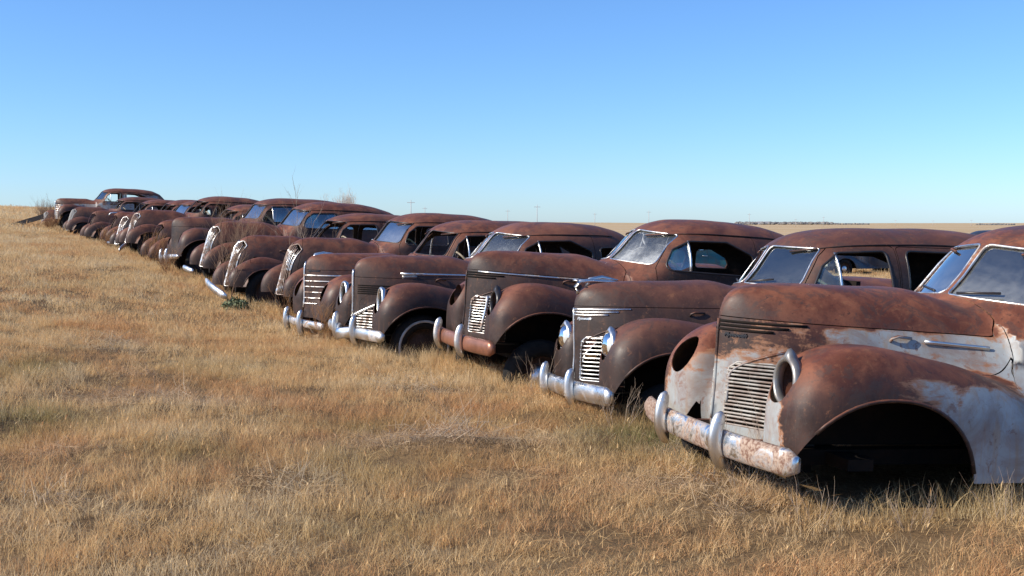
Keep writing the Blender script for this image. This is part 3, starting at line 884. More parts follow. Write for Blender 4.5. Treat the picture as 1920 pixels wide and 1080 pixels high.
def lettering(F, text, size, y0, z0, mat):
    cu = bpy.data.curves.new('lettering', 'FONT'); cu.body = text; cu.size = size; cu.shear = .35; cu.extrude = .0; cu.resolution_u = 2
    cu.offset = .0012
    o = bpy.data.objects.new('lettering', cu); C.objects.link(o)
    dg = bpy.context.evaluated_depsgraph_get(); me0 = bpy.data.meshes.new_from_object(o.evaluated_get(dg))
    n = len(me0.vertices); co = np.empty(n * 3, np.float32); me0.vertices.foreach_get('co', co); co = co.reshape(-1, 3)
    Fs = [list(p.vertices) for p in me0.polygons]
    bpy.data.objects.remove(o); bpy.data.curves.remove(cu)
    y = y0 + co[:, 0]; z = z0 + co[:, 1]; x = front_x(F, y, z)
    a = np.c_[x + .008, y, z]; b = np.c_[x - .004, y, z]
    e = {}
    for f in Fs:
        for i in range(len(f)):
            p, q = f[i], f[(i + 1) % len(f)]; e[(p, q)] = e.get((p, q), 0) + 1
    rim = [[q, p, p + n, q + n] for (p, q) in e if (q, p) not in e]
    bpy.data.meshes.remove(me0)
    return mesh_np('lettering', np.r_[a, b], Fs + rim, mat, smooth=False)

# ------------------------------------------------------------------ a whole car
def build_car(name, label, loc, rot, pan, seed=0.0, tint=0.0, paint=0.0, o_=None, **k):
    P = PAN[pan]; S = P['S']; F = S['F']; M = PARTS
    root = empty(name, loc); root.rotation_euler = rot
    tag(root, label, k.get('cat', 'car'), 'rusting old cars parked in a row' if k.get('row', True) else 'old cars standing in the field behind the row')
    col = (seed, tint, paint, 1.0); dark = (seed, tint, 0.0, 1.0)
    def part(nm, me, mat=None, parent=None, c=None, at=None, lab=None, rotn=None):
        if me is None: return None
        o = bpy.data.objects.new(nm, me)
        if not me.materials: me.materials.append(None)
        if mat is not None:
            o.material_slots[0].link = 'OBJECT'; o.material_slots[0].material = mat
        o.color = c or col
        if at is not None: o.location = at
        if rotn is not None: o.rotation_euler = rotn
        if lab: o['label'] = lab
        link(o, parent or root); return o
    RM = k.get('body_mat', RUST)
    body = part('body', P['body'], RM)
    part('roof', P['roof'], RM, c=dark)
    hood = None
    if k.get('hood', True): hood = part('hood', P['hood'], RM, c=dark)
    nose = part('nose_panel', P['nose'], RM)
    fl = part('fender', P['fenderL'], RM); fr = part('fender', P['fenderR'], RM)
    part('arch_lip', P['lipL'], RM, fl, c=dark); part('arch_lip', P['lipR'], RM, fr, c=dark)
    doors = {}
    for i, (x0, x1) in enumerate(S['cab']['doors']):
        for sgn, nm in ((1, 'L'), (-1, 'R')):
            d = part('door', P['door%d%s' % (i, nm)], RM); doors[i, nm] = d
            if sgn > 0:
                hx = x1 + .17; hy = float(side_y(F, [hx], [1.0])[0]); part('door_handle', M['handle'], CHROME, d, at=(hx, hy, 1.0))
    trim = k.get('trim_mat', ENAMEL)
    gl = k.get('glass', {})
    for sgn, nm in ((1, 'L'), (-1, 'R')):
        part('windscreen_trim', P['trim_ws' + nm], k.get('ws_trim', trim), body)
        m = gl.get('ws' + nm, gl.get('ws'))
        if m is not None: part('windscreen_pane', P['glass_ws' + nm], m)
        for i in range(len(S['cab']['windows'])):
            dd = doors.get((i, nm), body)
            part('window_gasket', P['trim_s%d%s' % (i, nm)], ENAMEL, dd)
            m = gl.get('s%d%s' % (i, nm), gl.get('side'))
            if m is not None: part('side_pane', P['glass_s%d%s' % (i, nm)], m, dd)
        if S['cab']['vent'] is not None:
            part('vent_bar', P['vent' + nm], k.get('vent_mat', CHROME), doors[0, nm])
            m = gl.get('vent' + nm, gl.get('vent'))
            if m is not None: part('vent_pane', P['glass_vent' + nm], m, doors[0, nm])
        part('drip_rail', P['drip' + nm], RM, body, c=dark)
    if gl.get('rear') is not None: part('rear_pane', P['glass_rear'], gl['rear'])
    part('chassis', M['chassis'])
    if k.get('radiator', True): part('radiator', M['radiator'])
    part('front_seat', M['front_seat']); part('rear_seat', M['rear_seat']); part('dashboard', M['dashboard'], c=dark)
    if k.get('steering', True):
        sw = part('steering_wheel', M['steering_wheel']); part('steering_column', M['steering_column'], None, sw)
    # wheels
    for wx, ws in ((.12, 1), (.12, -1), (-2.85, 1), (-2.85, -1)):
        key = ('f' if wx > 0 else 'r') + ('L' if ws > 0 else 'R')
        if key in k.get('no_wheel', ()): continue
        w = part('wheel', M['tyre'], None, at=(wx, .73 * ws, .335 + k.get('wheel_dz', 0)), rotn=(0, 0, 0 if ws > 0 else math.pi))
        part('rim', M['rim'], None, w, c=dark)
        if key in k.get('whitewall', ()): part('whitewall', M['band'], None, w)
        if key in k.get('hubcap', ()): part('hubcap', M['hubcap'], None, w)
    # bumper
    b = k.get('bumper')
    if b:
        bz = k.get('bumper_dz', 0.0)
        bo = part('bumper', M[b], k.get('bumper_mat', CHROME), at=(0, 0, bz), lab=k.get('bumper_label'), rotn=k.get('bumper_rot'))
        for sgn in (1, -1):
            part('bumper_bracket', M['bracket'], None, bo, c=dark, at=(0, .32 * sgn, 0))
            gy = k.get('guard_y', .35) * sgn
            part('bumper_guard', M[k.get('guard', 'guard')], k.get('guard_mat', CHROME), bo, at=(.745 if b != 'bumper_vee' else .70, gy, .455), rotn=(0, 0, -.10 * sgn))
    # headlights
    for sgn, nm in ((1, 'L'), (-1, 'R')):
        mode = k.get('lamp' + nm, k.get('lamp'))
        if not mode: continue
        cy, cz = (HL1 if mode != 'oval' else (.60, .79))
        if pan == 'barred': cy, cz = .58, .76
        hx = float(np.mean(front_x(F, np.full(6, cy * sgn) + .125 * np.cos(np.arange(6)) , cz + .125 * np.sin(np.arange(6)))))
        r0 = Euler((0, -.04, -.06 * sgn))
        if mode in ('lens', 'rim', 'bucket', 'oval'):
            fd = fl if sgn > 0 else fr
            hl = part('headlight', M['lamp_bucket_oval'] if mode == 'oval' else M['lamp_bucket'], None, at=(hx - .005, cy * sgn, cz), rotn=r0, c=dark)
            if mode in ('lens', 'rim'):
                part('headlight_rim', M['lamp_rim_round' if mode == 'lens' else 'lamp_rim_peak'], k.get('lamp_mat', CHROME), hl, at=(.010, 0, 0))
            if mode == 'oval': part('headlight_rim', M['lamp_rim_oval'], CHROME, hl, at=(.012, 0, 0))
            if mode == 'lens':
                part('reflector', M['lamp_reflector'], None, hl); part('headlight_lens', M['lamp_lens'], None, hl, at=(.012, 0, 0))
    # grille and nose trim by kind
    kind = k.get('grille')
    def frame(nm): return part(nm, None)
    if kind == 'side_bars':
        zs = np.linspace(.506, .815, k.get('bars', 14))
        bars = bars_for(F, GR_1, zs, (.0052 if k.get('bars', 14) > 14 else .0052), .008, (pan, 'g1', k.get('bars', 14)), off=-.005)
        for sgn in (1, -1):
            q = rounded(GR_1, .02, 3); q = np.c_[q[:, 0] * sgn, q[:, 1]]
            me = cached((pan, 'gf', sgn), lambda: tube_mesh('grille', np.c_[front_x(F, q[:, 0], q[:, 1]) - .003, q], .006, True))
            g = part('grille', me, k.get('grille_mat', CHROME), c=dark)
            for i, bm in enumerate(bars):
                if (i % 2 == 0) != (sgn > 0): continue
                if (i, ) in k.get('gone', ()): continue
                bo = part('grille_bar', bm, k.get('grille_mat', CHROME), g, c=dark)
                if k.get('bent'):
                    r = random.Random(i * 7 + 3)
                    bo.location = (r.uniform(-.004, .002), 0, r.uniform(-.0015, .0015)); bo.rotation_euler = (r.uniform(-.004, .004), 0, 0)
            if k.get('grille_post'):
                me = cached((pan, 'post', sgn), lambda: front_strip(F, np.full(7, .21 * sgn), np.linspace(.50, .83, 7), .014, 'grille_post', .004))
                part('grille_post', me, k.get('grille_mat', CHROME), g)
            z_ = np.linspace(.60, 1.01, 16); y_ = .085 + .33 * sstep(z_, .74, 1.02)
            me = cached((pan, 'bead', sgn), lambda: front_strip(F, y_[front_x(F, y_, z_) > .28] * sgn, z_[front_x(F, y_, z_) > .28], .007, 'nose_bead', .001))
            part('nose_bead', me, RM, nose)
            for i, (zz, l) in enumerate(((1.040, .30), (1.018, .27), (.996, .235))):
                me = cached((pan, 'lv', sgn, i), lambda: front_strip(F, np.linspace(.012, l, 9) * sgn, np.full(9, zz), .0075, 'nose_louver', .002))
                part('nose_louver', me, k.get('louver_mat', CHROME), nose, c=dark)
        ridge = np.linspace(.50, 1.05, 12)
        me = cached((pan, 'ridge'), lambda: front_strip(F, np.zeros(12), ridge, .009, 'center_strip', .001))
        part('center_strip', me, k.get('strip_mat', CHROME), nose)
        if k.get('letters', True):
            me = cached((pan, 'txt'), lambda: lettering(F, 'Plymouth', .027, .048, .960, None))
            part('lettering', me, k.get('letter_mat', ENAMEL), nose)
    if kind == 'vee':
        zs = np.linspace(.475, .78, 11)
        for i, bm in enumerate(bars_for(F, GR_2, zs, .008, .012, (pan, 'g2'), off=-.006)):
            if i < 2:
                g_ = part('grille', bm, k.get('grille_mat', CHROME), c=dark)
                if i == 0: gl_, = (g_,)
                else: gr_ = g_
            else: part('grille_bar', bm, k.get('grille_mat', CHROME), gl_ if i % 2 == 0 else gr_, c=dark)
        me = cached((pan, 'v0'), lambda: front_strip(F, np.zeros(12), np.linspace(.60, 1.10, 12), .014, 'center_strip', .004))
        part('center_strip', me, CHROME, nose)
        for sgn in (1, -1):
            y = np.linspace(0, .40, 10); z = .585 + .56 * y + .03 * (y / .4) ** 3
            me = cached((pan, 'v', sgn), lambda: front_strip(F, y * sgn, z, .016, 'vee_strip', .004))
            part('vee_strip', me, CHROME, nose)
            for i in range(5):
                zz = .93 - i * .022
                me = cached((pan, 'vl', sgn, i), lambda: front_strip(F, np.linspace(.06, .36, 8) * sgn, np.full(8, zz), .007, 'nose_louver', .001))
                part('nose_louver', me, BLACK, nose)
            me = cached((pan, 'vs', sgn), lambda: side_strip(F, np.linspace(.20, -.76, 10), np.linspace(1.065, 1.045, 10), sgn, .008, 'side_strip', .015))
            part('side_strip', me, CHROME, nose)
            me = cached((pan, 'vs2', sgn), lambda: side_strip(F, np.linspace(.19, .03, 6), np.linspace(1.028, 1.030, 6), sgn, .005, 'side_flash', .022))
            part('side_flash', me, GALV, nose)
    if kind == 'cross_bars':
        for sgn in (1, -1):
            for i, (zz, l) in enumerate(((.95, .42), (.88, .34), (.81, .30), (.74, .27), (.67, .24), (.60, .2))):
                me = cached((pan, 'cb', sgn, i), lambda: front_strip(F, np.linspace(.0, l, 10) * sgn, np.full(10, zz), .0085 if i else .011, 'grille_bar', .004))
                if i == 0: g = part('grille', me, CHROME_RUSTY)
                else: part('grille_bar', me, CHROME_RUSTY, g)
        me = cached((pan, 'ridge'), lambda: front_strip(F, np.zeros(12), np.linspace(.55, 1.12, 12), .013, 'center_strip', .004))
        part('center_strip', me, CHROME, nose)
        me = cached((pan, 'txt'), lambda: lettering(F, 'Plymouth', .030, .06, 1.00, None))
        part('lettering', me, ENAMEL, nose)
    if kind == 'waterfall':
        gm = k.get('grille_mat', CHROME_RUSTY)
        for sgn in (1, -1):
            q = rounded(GR_B, .02, 3); q = np.c_[q[:, 0] * sgn, q[:, 1]]
            me = cached((pan, 'gf', sgn), lambda: tube_mesh('grille', np.c_[front_x(F, q[:, 0], q[:, 1]) + .002, q], .009, True))
            g = part('grille', me, gm)
            for i in range(6):
                y1 = .03 + i * .023; z1 = 1.13 - (.0 if i < 4 else .03 * (i - 3)); y0 = .022 + i * .0155
                me = cached((pan, 'gb', sgn, i), lambda: front_strip(F, np.linspace(y0, y1, 9) * sgn, np.linspace(.44, z1, 9), .0065, 'grille_bar', .0))
                part('grille_bar', me, CHROME_DULL if gm is not WHITEWALL else gm, g)
        me = cached((pan, 'ridge'), lambda: front_strip(F, np.zeros(12), np.linspace(.42, 1.17, 12), .011, 'center_strip', .006))
        part('center_strip', me, gm, nose)
    if k.get('mascot'): part('hood_ornament', M[k['mascot']], CHROME, hood)
    for sgn in (1, -1):
        if k.get('seam_strip'):
            me = cached((pan, 'seam', sgn), lambda: side_strip(F, np.r_[np.linspace(.56, -.70, 16)], 1.05 + (1.02 - 1.05) * np.linspace(0, 1, 16), sgn, .009, 'seam_strip', off=.004))
            part('seam_strip', me, CHROME, nose)
        if k.get('short_strip'):
            me = cached((pan, 'short', sgn), lambda: side_strip(F, np.linspace(-.36, -.70, 6), np.linspace(.990, .972, 6), sgn, .007, 'side_strip', ry=.012, off=.012))
            part('side_strip', me, CHROME, nose, c=dark)
    if k.get('latch', True):
        hy = float(side_y(F, [-.18], [1.0])[0])
        part('hood_latch', M['latch'], None, nose, at=(-.18, hy, 1.0))
    if k.get('wipers'):
        for sgn in (1, -1):
            y = np.array([.10, .16, .34]) * sgn; z = np.array([1.245, 1.250, 1.262]); x = front_x(F, y, z, -1.5, -.78) + .02
            me = cached((pan, 'wip', sgn), lambda: tube_mesh('wiper', np.c_[x, y, z], .008, n=5))
            part('wiper', me, ENAMEL, body)
    return root

# ------------------------------------------------------------------ the field
_gq = np.array([-900, 2.6, 3.4, 4.7, 5.7, 7.1, 8.15, 9.5, 11.6, 16, 18, 30, 45, 70, 200, 6000.])
_gz = np.array([-1.42, -1.42, -1.38, -1.26, -1.13, -.95, -.87, -.75, -.63, -.40, -.14, .50, 1.50, 2.05, 2.4, 3.0])
_qd = np.linspace(-50, 260, 3101); _zd = np.interp(_qd, _gq, _gz)
_kk = np.exp(-0.5 * (np.arange(-40, 41) * .1 / 1.0) ** 2); _kk /= _kk.sum()
_zd = np.convolve(np.pad(_zd, 40, mode='edge'), _kk, 'valid')

def ground_base(x, y):
    x = np.asarray(x, float); y = np.asarray(y, float)
    z = np.interp(-x, _qd, _zd) + np.clip(-x - 260, 0, 4000) * .0001
    z = z - .30 * sstep(y, 14, 30) * sstep(x, -2, 3)
    r = np.hypot(x, y)
    z = z + sstep(r, 900, 3500) * (2.8 + 3.2 * np.sin(x * .0011 + 1.3) + 2.6 * np.sin(x * .0031 + y * .0007) + 1.2 * np.sin(x * .0083 + 2 + y * .002))
    return z

def bumps(x, y):
    """tussocks and ruts of the near field"""
    b = .022 * np.sin(1.9 * x + 1.1 * y + .6) * np.sin(1.3 * y - .7 * x) + .016 * np.sin(4.3 * x - 2.2 * y) * np.sin(3.7 * y + 1.9 * x + 1)
    b += .05 * np.exp(-(((x - .95) / .55) ** 2 + ((y - 5.75) / .35) ** 2))                 # hummock under the nearest bumper
    b += .07 * np.exp(-(((x + .42) / .55) ** 2 + ((y - 7.3) / .30) ** 2))                  # matted mound mid field
    b += .06 * np.exp(-(((x + 2.6) / .6) ** 2 + ((y - 8.6) / .30) ** 2))
    b -= .07 * np.exp(-(((x + 3.35) / .45) ** 2 + ((y - 7.2) / .5) ** 2))                  # hollow at the left edge
    b -= .06 * np.exp(-(((x + 5.9) / .35) ** 2 + ((y - 13.5) / 1.2) ** 2))
    return b * sstep(y, 90, 25)

def ground_z(x, y): return ground_base(x, y) + bumps(np.asarray(x, float), np.asarray(y, float))

def make_ground():
    rr = np.r_[np.arange(.5, 14, .16), np.geomspace(14, 9000, 110)]
    aa = np.linspace(-math.pi, math.pi, 361)[:-1]
    # finer angular steps ahead of the camera
    w = 1 + 2.2 * np.exp(-(np.linspace(-1, 1, 2000) / .28) ** 2); cw = np.cumsum(w); cw /= cw[-1]
    aa = np.interp(np.linspace(0, 1, 421)[:-1], np.r_[0, cw], np.linspace(-math.pi, math.pi, 2001))
    X = rr[:, None] * np.sin(aa); Y = rr[:, None] * np.cos(aa)
    Z = ground_z(X, Y)
    V = np.stack([X, Y, Z], -1).reshape(-1, 3); m = len(aa); n = len(rr)
    i, j = np.meshgrid(np.arange(n - 1), np.arange(m), indexing='ij')
    a = (i * m + j).ravel(); b = (i * m + (j + 1) % m).ravel()
    Q = np.stack([a, a + m, b + m, b], 1)
    V = np.r_[V, [[0, 0, float(ground_z(0, 0))]]]
    t = NT('dry_prairie_ground')
    tc = t.n('ShaderNodeTexCoord'); v = tc.outputs['Object']
    n1 = t.noise(v, .35, 6, .6); n2 = t.noise(v, 2.6, 6, .7); n3 = t.noise(v, 28, 4, .7)
    c = t.mix(t.ramp(n2, .35, .65), (0.135, 0.085, 0.042), (0.215, 0.142, 0.070))
    c = t.mix(t.ramp(n3, .35, .7, 0, .6), c, (0.13, 0.080, 0.042))
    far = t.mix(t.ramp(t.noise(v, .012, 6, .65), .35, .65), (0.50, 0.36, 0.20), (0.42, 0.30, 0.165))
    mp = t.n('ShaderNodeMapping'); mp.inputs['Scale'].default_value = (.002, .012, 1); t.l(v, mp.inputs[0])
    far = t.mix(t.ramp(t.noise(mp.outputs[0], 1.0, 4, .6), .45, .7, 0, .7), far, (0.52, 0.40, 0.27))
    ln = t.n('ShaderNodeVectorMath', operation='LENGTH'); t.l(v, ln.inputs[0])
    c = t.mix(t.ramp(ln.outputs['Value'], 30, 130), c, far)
    t.set(base=c, rough=.95, spec=.1)
    t.bump(t.math('ADD', n2, t.math('MULTIPLY', n3, .5)), .6, .05)
    Fq = [list(map(int, q)) for q in Q]
    me = mesh_np('ground', V, np.array(Q), t.m)
    o = add('ground', me); tag(o, 'dry straw coloured prairie ground rising gently to the left', kind='structure')
make_ground()

# ------------------------------------------------------------------ the row of cars
D = math.radians
TR = dict(ws=GLASS, side=GLASS)
build_car('rusty_car', 'nearest rusted sedan with pale grey paint left round its grille, empty headlight holes', (1.684, 6.49, -1.592), (D(-.66), D(-2.98), D(196.62)), 'sedan_1940',
          .13, .0, 1.0, glass=dict(wsR=GLASS_SKY, wsL=GLASS_HAZE, side=GLASS), no_wheel=('fL', 'rL'), hubcap=('fR',), bumper='bumper', bumper_mat=CHROME_PEEL, bumper_dz=-.012, guard_y=.35,
          lampL='rim', lamp_mat=GALV, grille='side_bars', bars=16, bent=True, grille_mat=BAR_PALE, louver_mat=BLACK, strip_mat=RUST, short_strip=True, ws_trim=CHROME, wipers=True)
build_car('rusty_car', 'dark brown rusted sedan with chrome headlights, chrome grille bars and a ship-like hood ornament', (1.113, 9.203, -1.705), (D(2.3), D(-.1), D(193.7)), 'sedan_1940',
          .37, .85, 0.0, glass=dict(ws=GLASS, s0=GLASS_CLEAR, s1=GLASS_CLEAR, vent=GLASS_CLEAR), hubcap=('fR', 'fL'), wheel_dz=-.17, bumper='bumper', bumper_mat=CHROME, guard_y=.36,
          lamp='lens', grille='side_bars', bars=11, ws_trim=CHROME, wipers=True, mascot='mascot', letter_mat=CHROME)
build_car('rusty_car', 'rusted coupe with nose tilted up, copper brown bumper and shattered windshield', (0.114, 11.033, -1.515), (D(-.56), D(-3.4), D(199.3)), 'coupe_1940',
          .59, .35, 0.0, glass=dict(ws=GLASS_CRACK, vent=GLASS), hubcap=('fL', 'fR'), wheel_dz=-.19, bumper='bumper', bumper_mat=COPPER, guard_mat=CHROME, bumper_dz=-.03, guard_y=.36,
          lampL='rim', lampR='bucket', lamp_mat=ENAMEL, grille='side_bars', bars=13, grille_post=True, grille_mat=CHROME_RUSTY, louver_mat=BLACK, ws_trim=CHROME, seam_strip=True, letters=False, strip_mat=RUST)
build_car('rusty_car', 'rusted coupe with chrome vee on its prow, oval headlights and whitewall tyre', (-1.198, 13.001, -1.604), (D(-.53), D(-1.07), D(206.85)), 'vee',
          .71, .6, 0.0, glass=dict(ws=GLASS_CRACK), wheel_dz=-.03, whitewall=('fL',), bumper='bumper_vee', guard='guard_tall', guard_y=.30, lamp='oval', grille='vee', ws_trim=CHROME, grille_mat=CHROME_RUSTY)
build_car('rusty_car', 'rusted sedan with chrome cross bars on its nose and no windshield glass', (-2.034, 14.746, -1.593), (D(-.14), D(-.86), D(205.2)), 'barred',
          .83, .3, 0.0, bumper='bumper_slim', guard='guard_tall', guard_y=.33, bumper_mat=CHROME_RUSTY, bumper_dz=-.08, grille='cross_bars', mascot='mascot_low')

def far_car(px, py, Z, pan, label, yaw=205.5, pitch=-1.5, roll=0.0, **k):
    """a car of the row whose hood front stands at distance Z"""
    lx, lz = (.55, 1.15) if pan == 'barred' else (.46, 1.19)
    nx = (px - 960) / 2170.0 * Z; zt = -(py - 421) / 2170.0 * Z
    a = D(yaw); o = (nx - lx * math.cos(a), Z - lx * math.sin(a))
    z = zt - lz - lx * math.sin(-D(pitch))
    return build_car('rusty_car', label, (o[0], o[1], z), (D(roll), D(pitch), a), pan, **k)

far_car(540, 453, 16.9, 'old', 'rusted sedan with a tall vee grille and bright blue windshield beside the cross-barred sedan', seed=.05, tint=.3, grille='waterfall', grille_mat=CHROME_DULL, glass=dict(ws=GLASS_SKY), no_wheel=('fL',))
far_car(441, 448, 19.0, 'old', 'rusted sedan with chrome grille shell and its bumper dropped onto the grass', roll=1.4, seed=.21, tint=.25, grille='waterfall', glass=dict())
far_car(393, 421, 21.3, 'old', 'rusted sedan with bare weeds grown up against its doors and a bright slim windshield', roll=-1.2, seed=.33, tint=.1, grille='waterfall', glass=dict(ws=GLASS_SKY, side=GLASS))
far_car(328, 413, 23.8, 'barred', 'rusted sedan with a blunt battered nose and dented chrome bumper stubs', roll=1.8, seed=.47, tint=.5, bumper='bumper_slim', guard='guard_tall', bumper_dz=-.05, glass=dict(ws=GLASS_SKY, side=GLASS), letters=False)
far_car(292, 417, 26.3, 'old_coupe', 'rusted coupe with its grille gone and an open dark nose', roll=-1.5, seed=.52, tint=.1, radiator=False)
far_car(249, 397, 28.8, 'old', 'rusted fastback with the tallest dark cabin and a leaning chrome grille edge', seed=.63, tint=.3, grille='waterfall', grille_mat=CHROME_DULL, pitch=-2.2)
far_car(229, 404, 31.2, 'old', 'rusted sedan with a pale narrow grille low behind the tall fastback', roll=1.6, seed=.68, tint=.4, grille='waterfall', glass=dict(ws=GLASS_SKY))
far_car(209, 401, 33.6, 'old', 'rusted sedan with a small chrome cap on its nose and pale pillars', roll=-1.8, seed=.74, tint=.2, mascot='mascot_low')
far_car(170, 398, 37.0, 'old_coupe', 'rusted coupe whose nose hides behind the white-nosed car', seed=.79, tint=.3)
far_car(135, 391, 41.0, 'old', 'rusted car with a white upright grille strip and one rounded fender', roll=1.2, seed=.86, tint=.5, grille='waterfall', grille_mat=WHITEWALL)
far_car(109, 375, 44.5, 'barred', 'rusted sedan at the far end of the row with a light coloured wide nose', seed=.92, tint=.3, paint=.9, grille='cross_bars', glass=dict(ws=GLASS))

# ------------------------------------------------------------------ remains, cars behind the row
far_car(84, 396, 48.5, 'old', 'pale faced wreck half hidden in brown brush at the far left end', seed=.97, tint=.2, roll=3, grille='waterfall', grille_mat=WHITEWALL)
TEAL = simple('teal_paint', (0.02, 0.12, 0.12), 0.4, 0, 0.6, (0.10, 0.07, 0.05), 4)
NAVY = simple('dark_blue_paint', (0.02, 0.028, 0.045), 0.4, 0, 0.6, (0.07, 0.045, 0.035), 4)
WHITE = simple('white_paint', (0.72, 0.72, 0.68), 0.5, 0, 0.4, (0.40, 0.33, 0.25), 4)
for px, Z, mat, yaw, pan, lab in ((1178, 31.0, TEAL, 205, 'old_coupe', 'teal car far behind the row, its roof seen over two rusted roofs'),
                                  (1560, 40.0, NAVY, 205, 'old_coupe', 'dark blue car standing in the field, seen through side windows'),
                                  (1770, 35.0, NAVY, 200, 'old_coupe', 'dark car behind the row at the right edge')):
    x = (px - 960) / 2170 * Z
    build_car('old_car', lab, (x, Z, float(ground_base(x, Z)) - .12), (0, 0, D(yaw)), pan, seed=px / 2000, tint=.5, row=False, body_mat=mat, glass=dict(ws=GLASS, side=GLASS),
              hubcap=('fL', 'fR'), grille='waterfall', hood=True)

# ------------------------------------------------------------------ grass
def grass_material():
    t = NT('dry_grass')
    at = t.n('ShaderNodeAttribute', attribute_name='blade'); tn = t.n('ShaderNodeAttribute', attribute_name='tone', attribute_type='INSTANCER')
    gr = t.n('ShaderNodeAttribute', attribute_name='green', attribute_type='INSTANCER'); pl = t.n('ShaderNodeAttribute', attribute_name='pale', attribute_type='INSTANCER')
    b = at.outputs['Fac']
    gold = t.mix(b, (0.64, 0.415, 0.19), (0.88, 0.66, 0.36))
    russ = t.mix(b, (0.54, 0.295, 0.135), (0.80, 0.51, 0.26))
    straw = t.mix(b, (0.68, 0.50, 0.28), (0.88, 0.72, 0.46))
    green = t.mix(b, (0.10, 0.115, 0.035), (0.26, 0.26, 0.09))
    grey = t.mix(b, (0.42, 0.32, 0.22), (0.74, 0.61, 0.46))
    c = t.mix(t.ramp(tn.outputs['Fac'], .15, .5), russ, gold)
    c = t.mix(t.ramp(tn.outputs['Fac'], .55, .9), c, straw)
    c = t.mix(t.math('MULTIPLY', gr.outputs['Fac'], t.ramp(b, .95, .35)), c, green)
    c = t.mix(pl.outputs['Fac'], c, grey)
    t.set(base=c, rough=.75, spec=.15)
    tr = t.n('ShaderNodeBsdfTranslucent'); t.l(c, tr.inputs[0])
    mx = t.n('ShaderNodeMixShader'); mx.inputs[0].default_value = .45
    t.l(t.b.outputs[0], mx.inputs[1]); t.l(tr.outputs[0], mx.inputs[2]); t.l(mx.outputs[0], t.out.inputs[0])
    return t.m
GRASS = grass_material()

def clump(name, n, rad, hmin, hmax, w, seg=3, lean=.5, seed=0, heads=0.0):
    r = np.random.default_rng(seed); V = []; F = []; A = []
    for i in range(n):
        rr = rad * math.sqrt(r.random()); a = r.random() * 6.283; x0, y0 = rr * math.cos(a), rr * math.sin(a)
        h = hmin + (hmax - hmin) * r.random() ** 1.6; d = r.random() * 6.283; l = h * lean * (r.random() ** .8) * 1.6
        dx, dy = math.cos(d), math.sin(d); fa = r.random() * 3.14; sx, sy = math.cos(fa), math.sin(fa); ww = w * (.6 + .8 * r.random()); b = r.random(); o = len(V)
        for k in range(seg + 1):
            t = k / seg; q = l * t ** 1.8; z = h * t * (1 - .35 * (l / h) * t * .6) - .01
            hw = ww * (1 - t) ** .6 * .5
            if k < seg:
                V += [(x0 + dx * q - sx * hw, y0 + dy * q - sy * hw, z), (x0 + dx * q + sx * hw, y0 + dy * q + sy * hw, z)]; A += [b * (.55 + .45 * t)] * 2
            else:
                V.append((x0 + dx * q, y0 + dy * q, z)); A.append(b)
        for k in range(seg - 1): F.append([o + 2 * k, o + 2 * k + 1, o + 2 * k + 3, o + 2 * k + 2])
        F.append([o + 2 * seg - 2, o + 2 * seg - 1, o + 2 * seg])
        if r.random() < heads:                      # seed head
            p = np.array(V[-1]); o = len(V)
            for q in ((-.004, 0, -.0), (.004, 0, -.0), (0, .004, .035), (0, -.003, .018)): V.append(tuple(p + np.array(q) * 1.2)); A.append(.9)
            F += [[o, o + 1, o + 2], [o, o + 3, o + 2], [o + 1, o + 3, o + 2]]
    me = mesh_np(name, V, F, GRASS, smooth=False)
    at = me.attributes.new('blade', 'FLOAT', 'POINT'); at.data.foreach_set('value', np.array(A, np.float32))
    return me

def clump_set(name, specs):
    col = bpy.data.collections.new(name)
    for i, sp in enumerate(specs):
        o = bpy.data.objects.new('%s_%02d' % (name, i), clump(name, **sp)); col.objects.link(o)
    return col

def vnoise(x, y, s, seed):
    """smooth value noise"""
    r = np.random.default_rng(seed); G = r.random((256, 256))
    u, v = x / s + 1000.3, y / s + 1000.7
    i, j = np.floor(u).astype(int), np.floor(v).astype(int); fu, fv = u - i, v - j
    fu = fu * fu * (3 - 2 * fu); fv = fv * fv * (3 - 2 * fv); i &= 255; j &= 255; i1, j1 = (i + 1) & 255, (j + 1) & 255
    return (G[i, j] * (1 - fu) + G[i1, j] * fu) * (1 - fv) + (G[i, j1] * (1 - fu) + G[i1, j1] * fu) * fv

CARS = [(np.array(o.matrix_world.translation) if False else np.array(o.location), o.rotation_euler[2]) for o in bpy.data.objects if o.type == 'EMPTY' and o.get('category') == 'car']
def under_car(x, y):
    m = np.zeros(x.shape, bool)
    for loc, yaw in CARS:
        c, s = math.cos(yaw), math.sin(yaw); u = (x - loc[0]) * c + (y - loc[1]) * s; v = -(x - loc[0]) * s + (y - loc[1]) * c
        m |= (np.abs(v) < .74) & (u < .30) & (u > -3.8)
    return m

def blob(x, y, cx, cy, rx, ry): return np.exp(-(((x - cx) / rx) ** 2 + ((y - cy) / ry) ** 2))
def px2ground(px, py):
    d = Vector(((px - 960) / 2170, 1, -(py - 540) / 2170)); d.rotate(Euler((-math.radians(3.14), 0, 0)))
    t = 5.0
    for _ in range(60):
        p = d * t; e = p.z - float(ground_z(p.x, p.y)); t += e / max(.02, -d.z) * .6 if abs(d.z) > .01 else 1
    return p.x, p.y

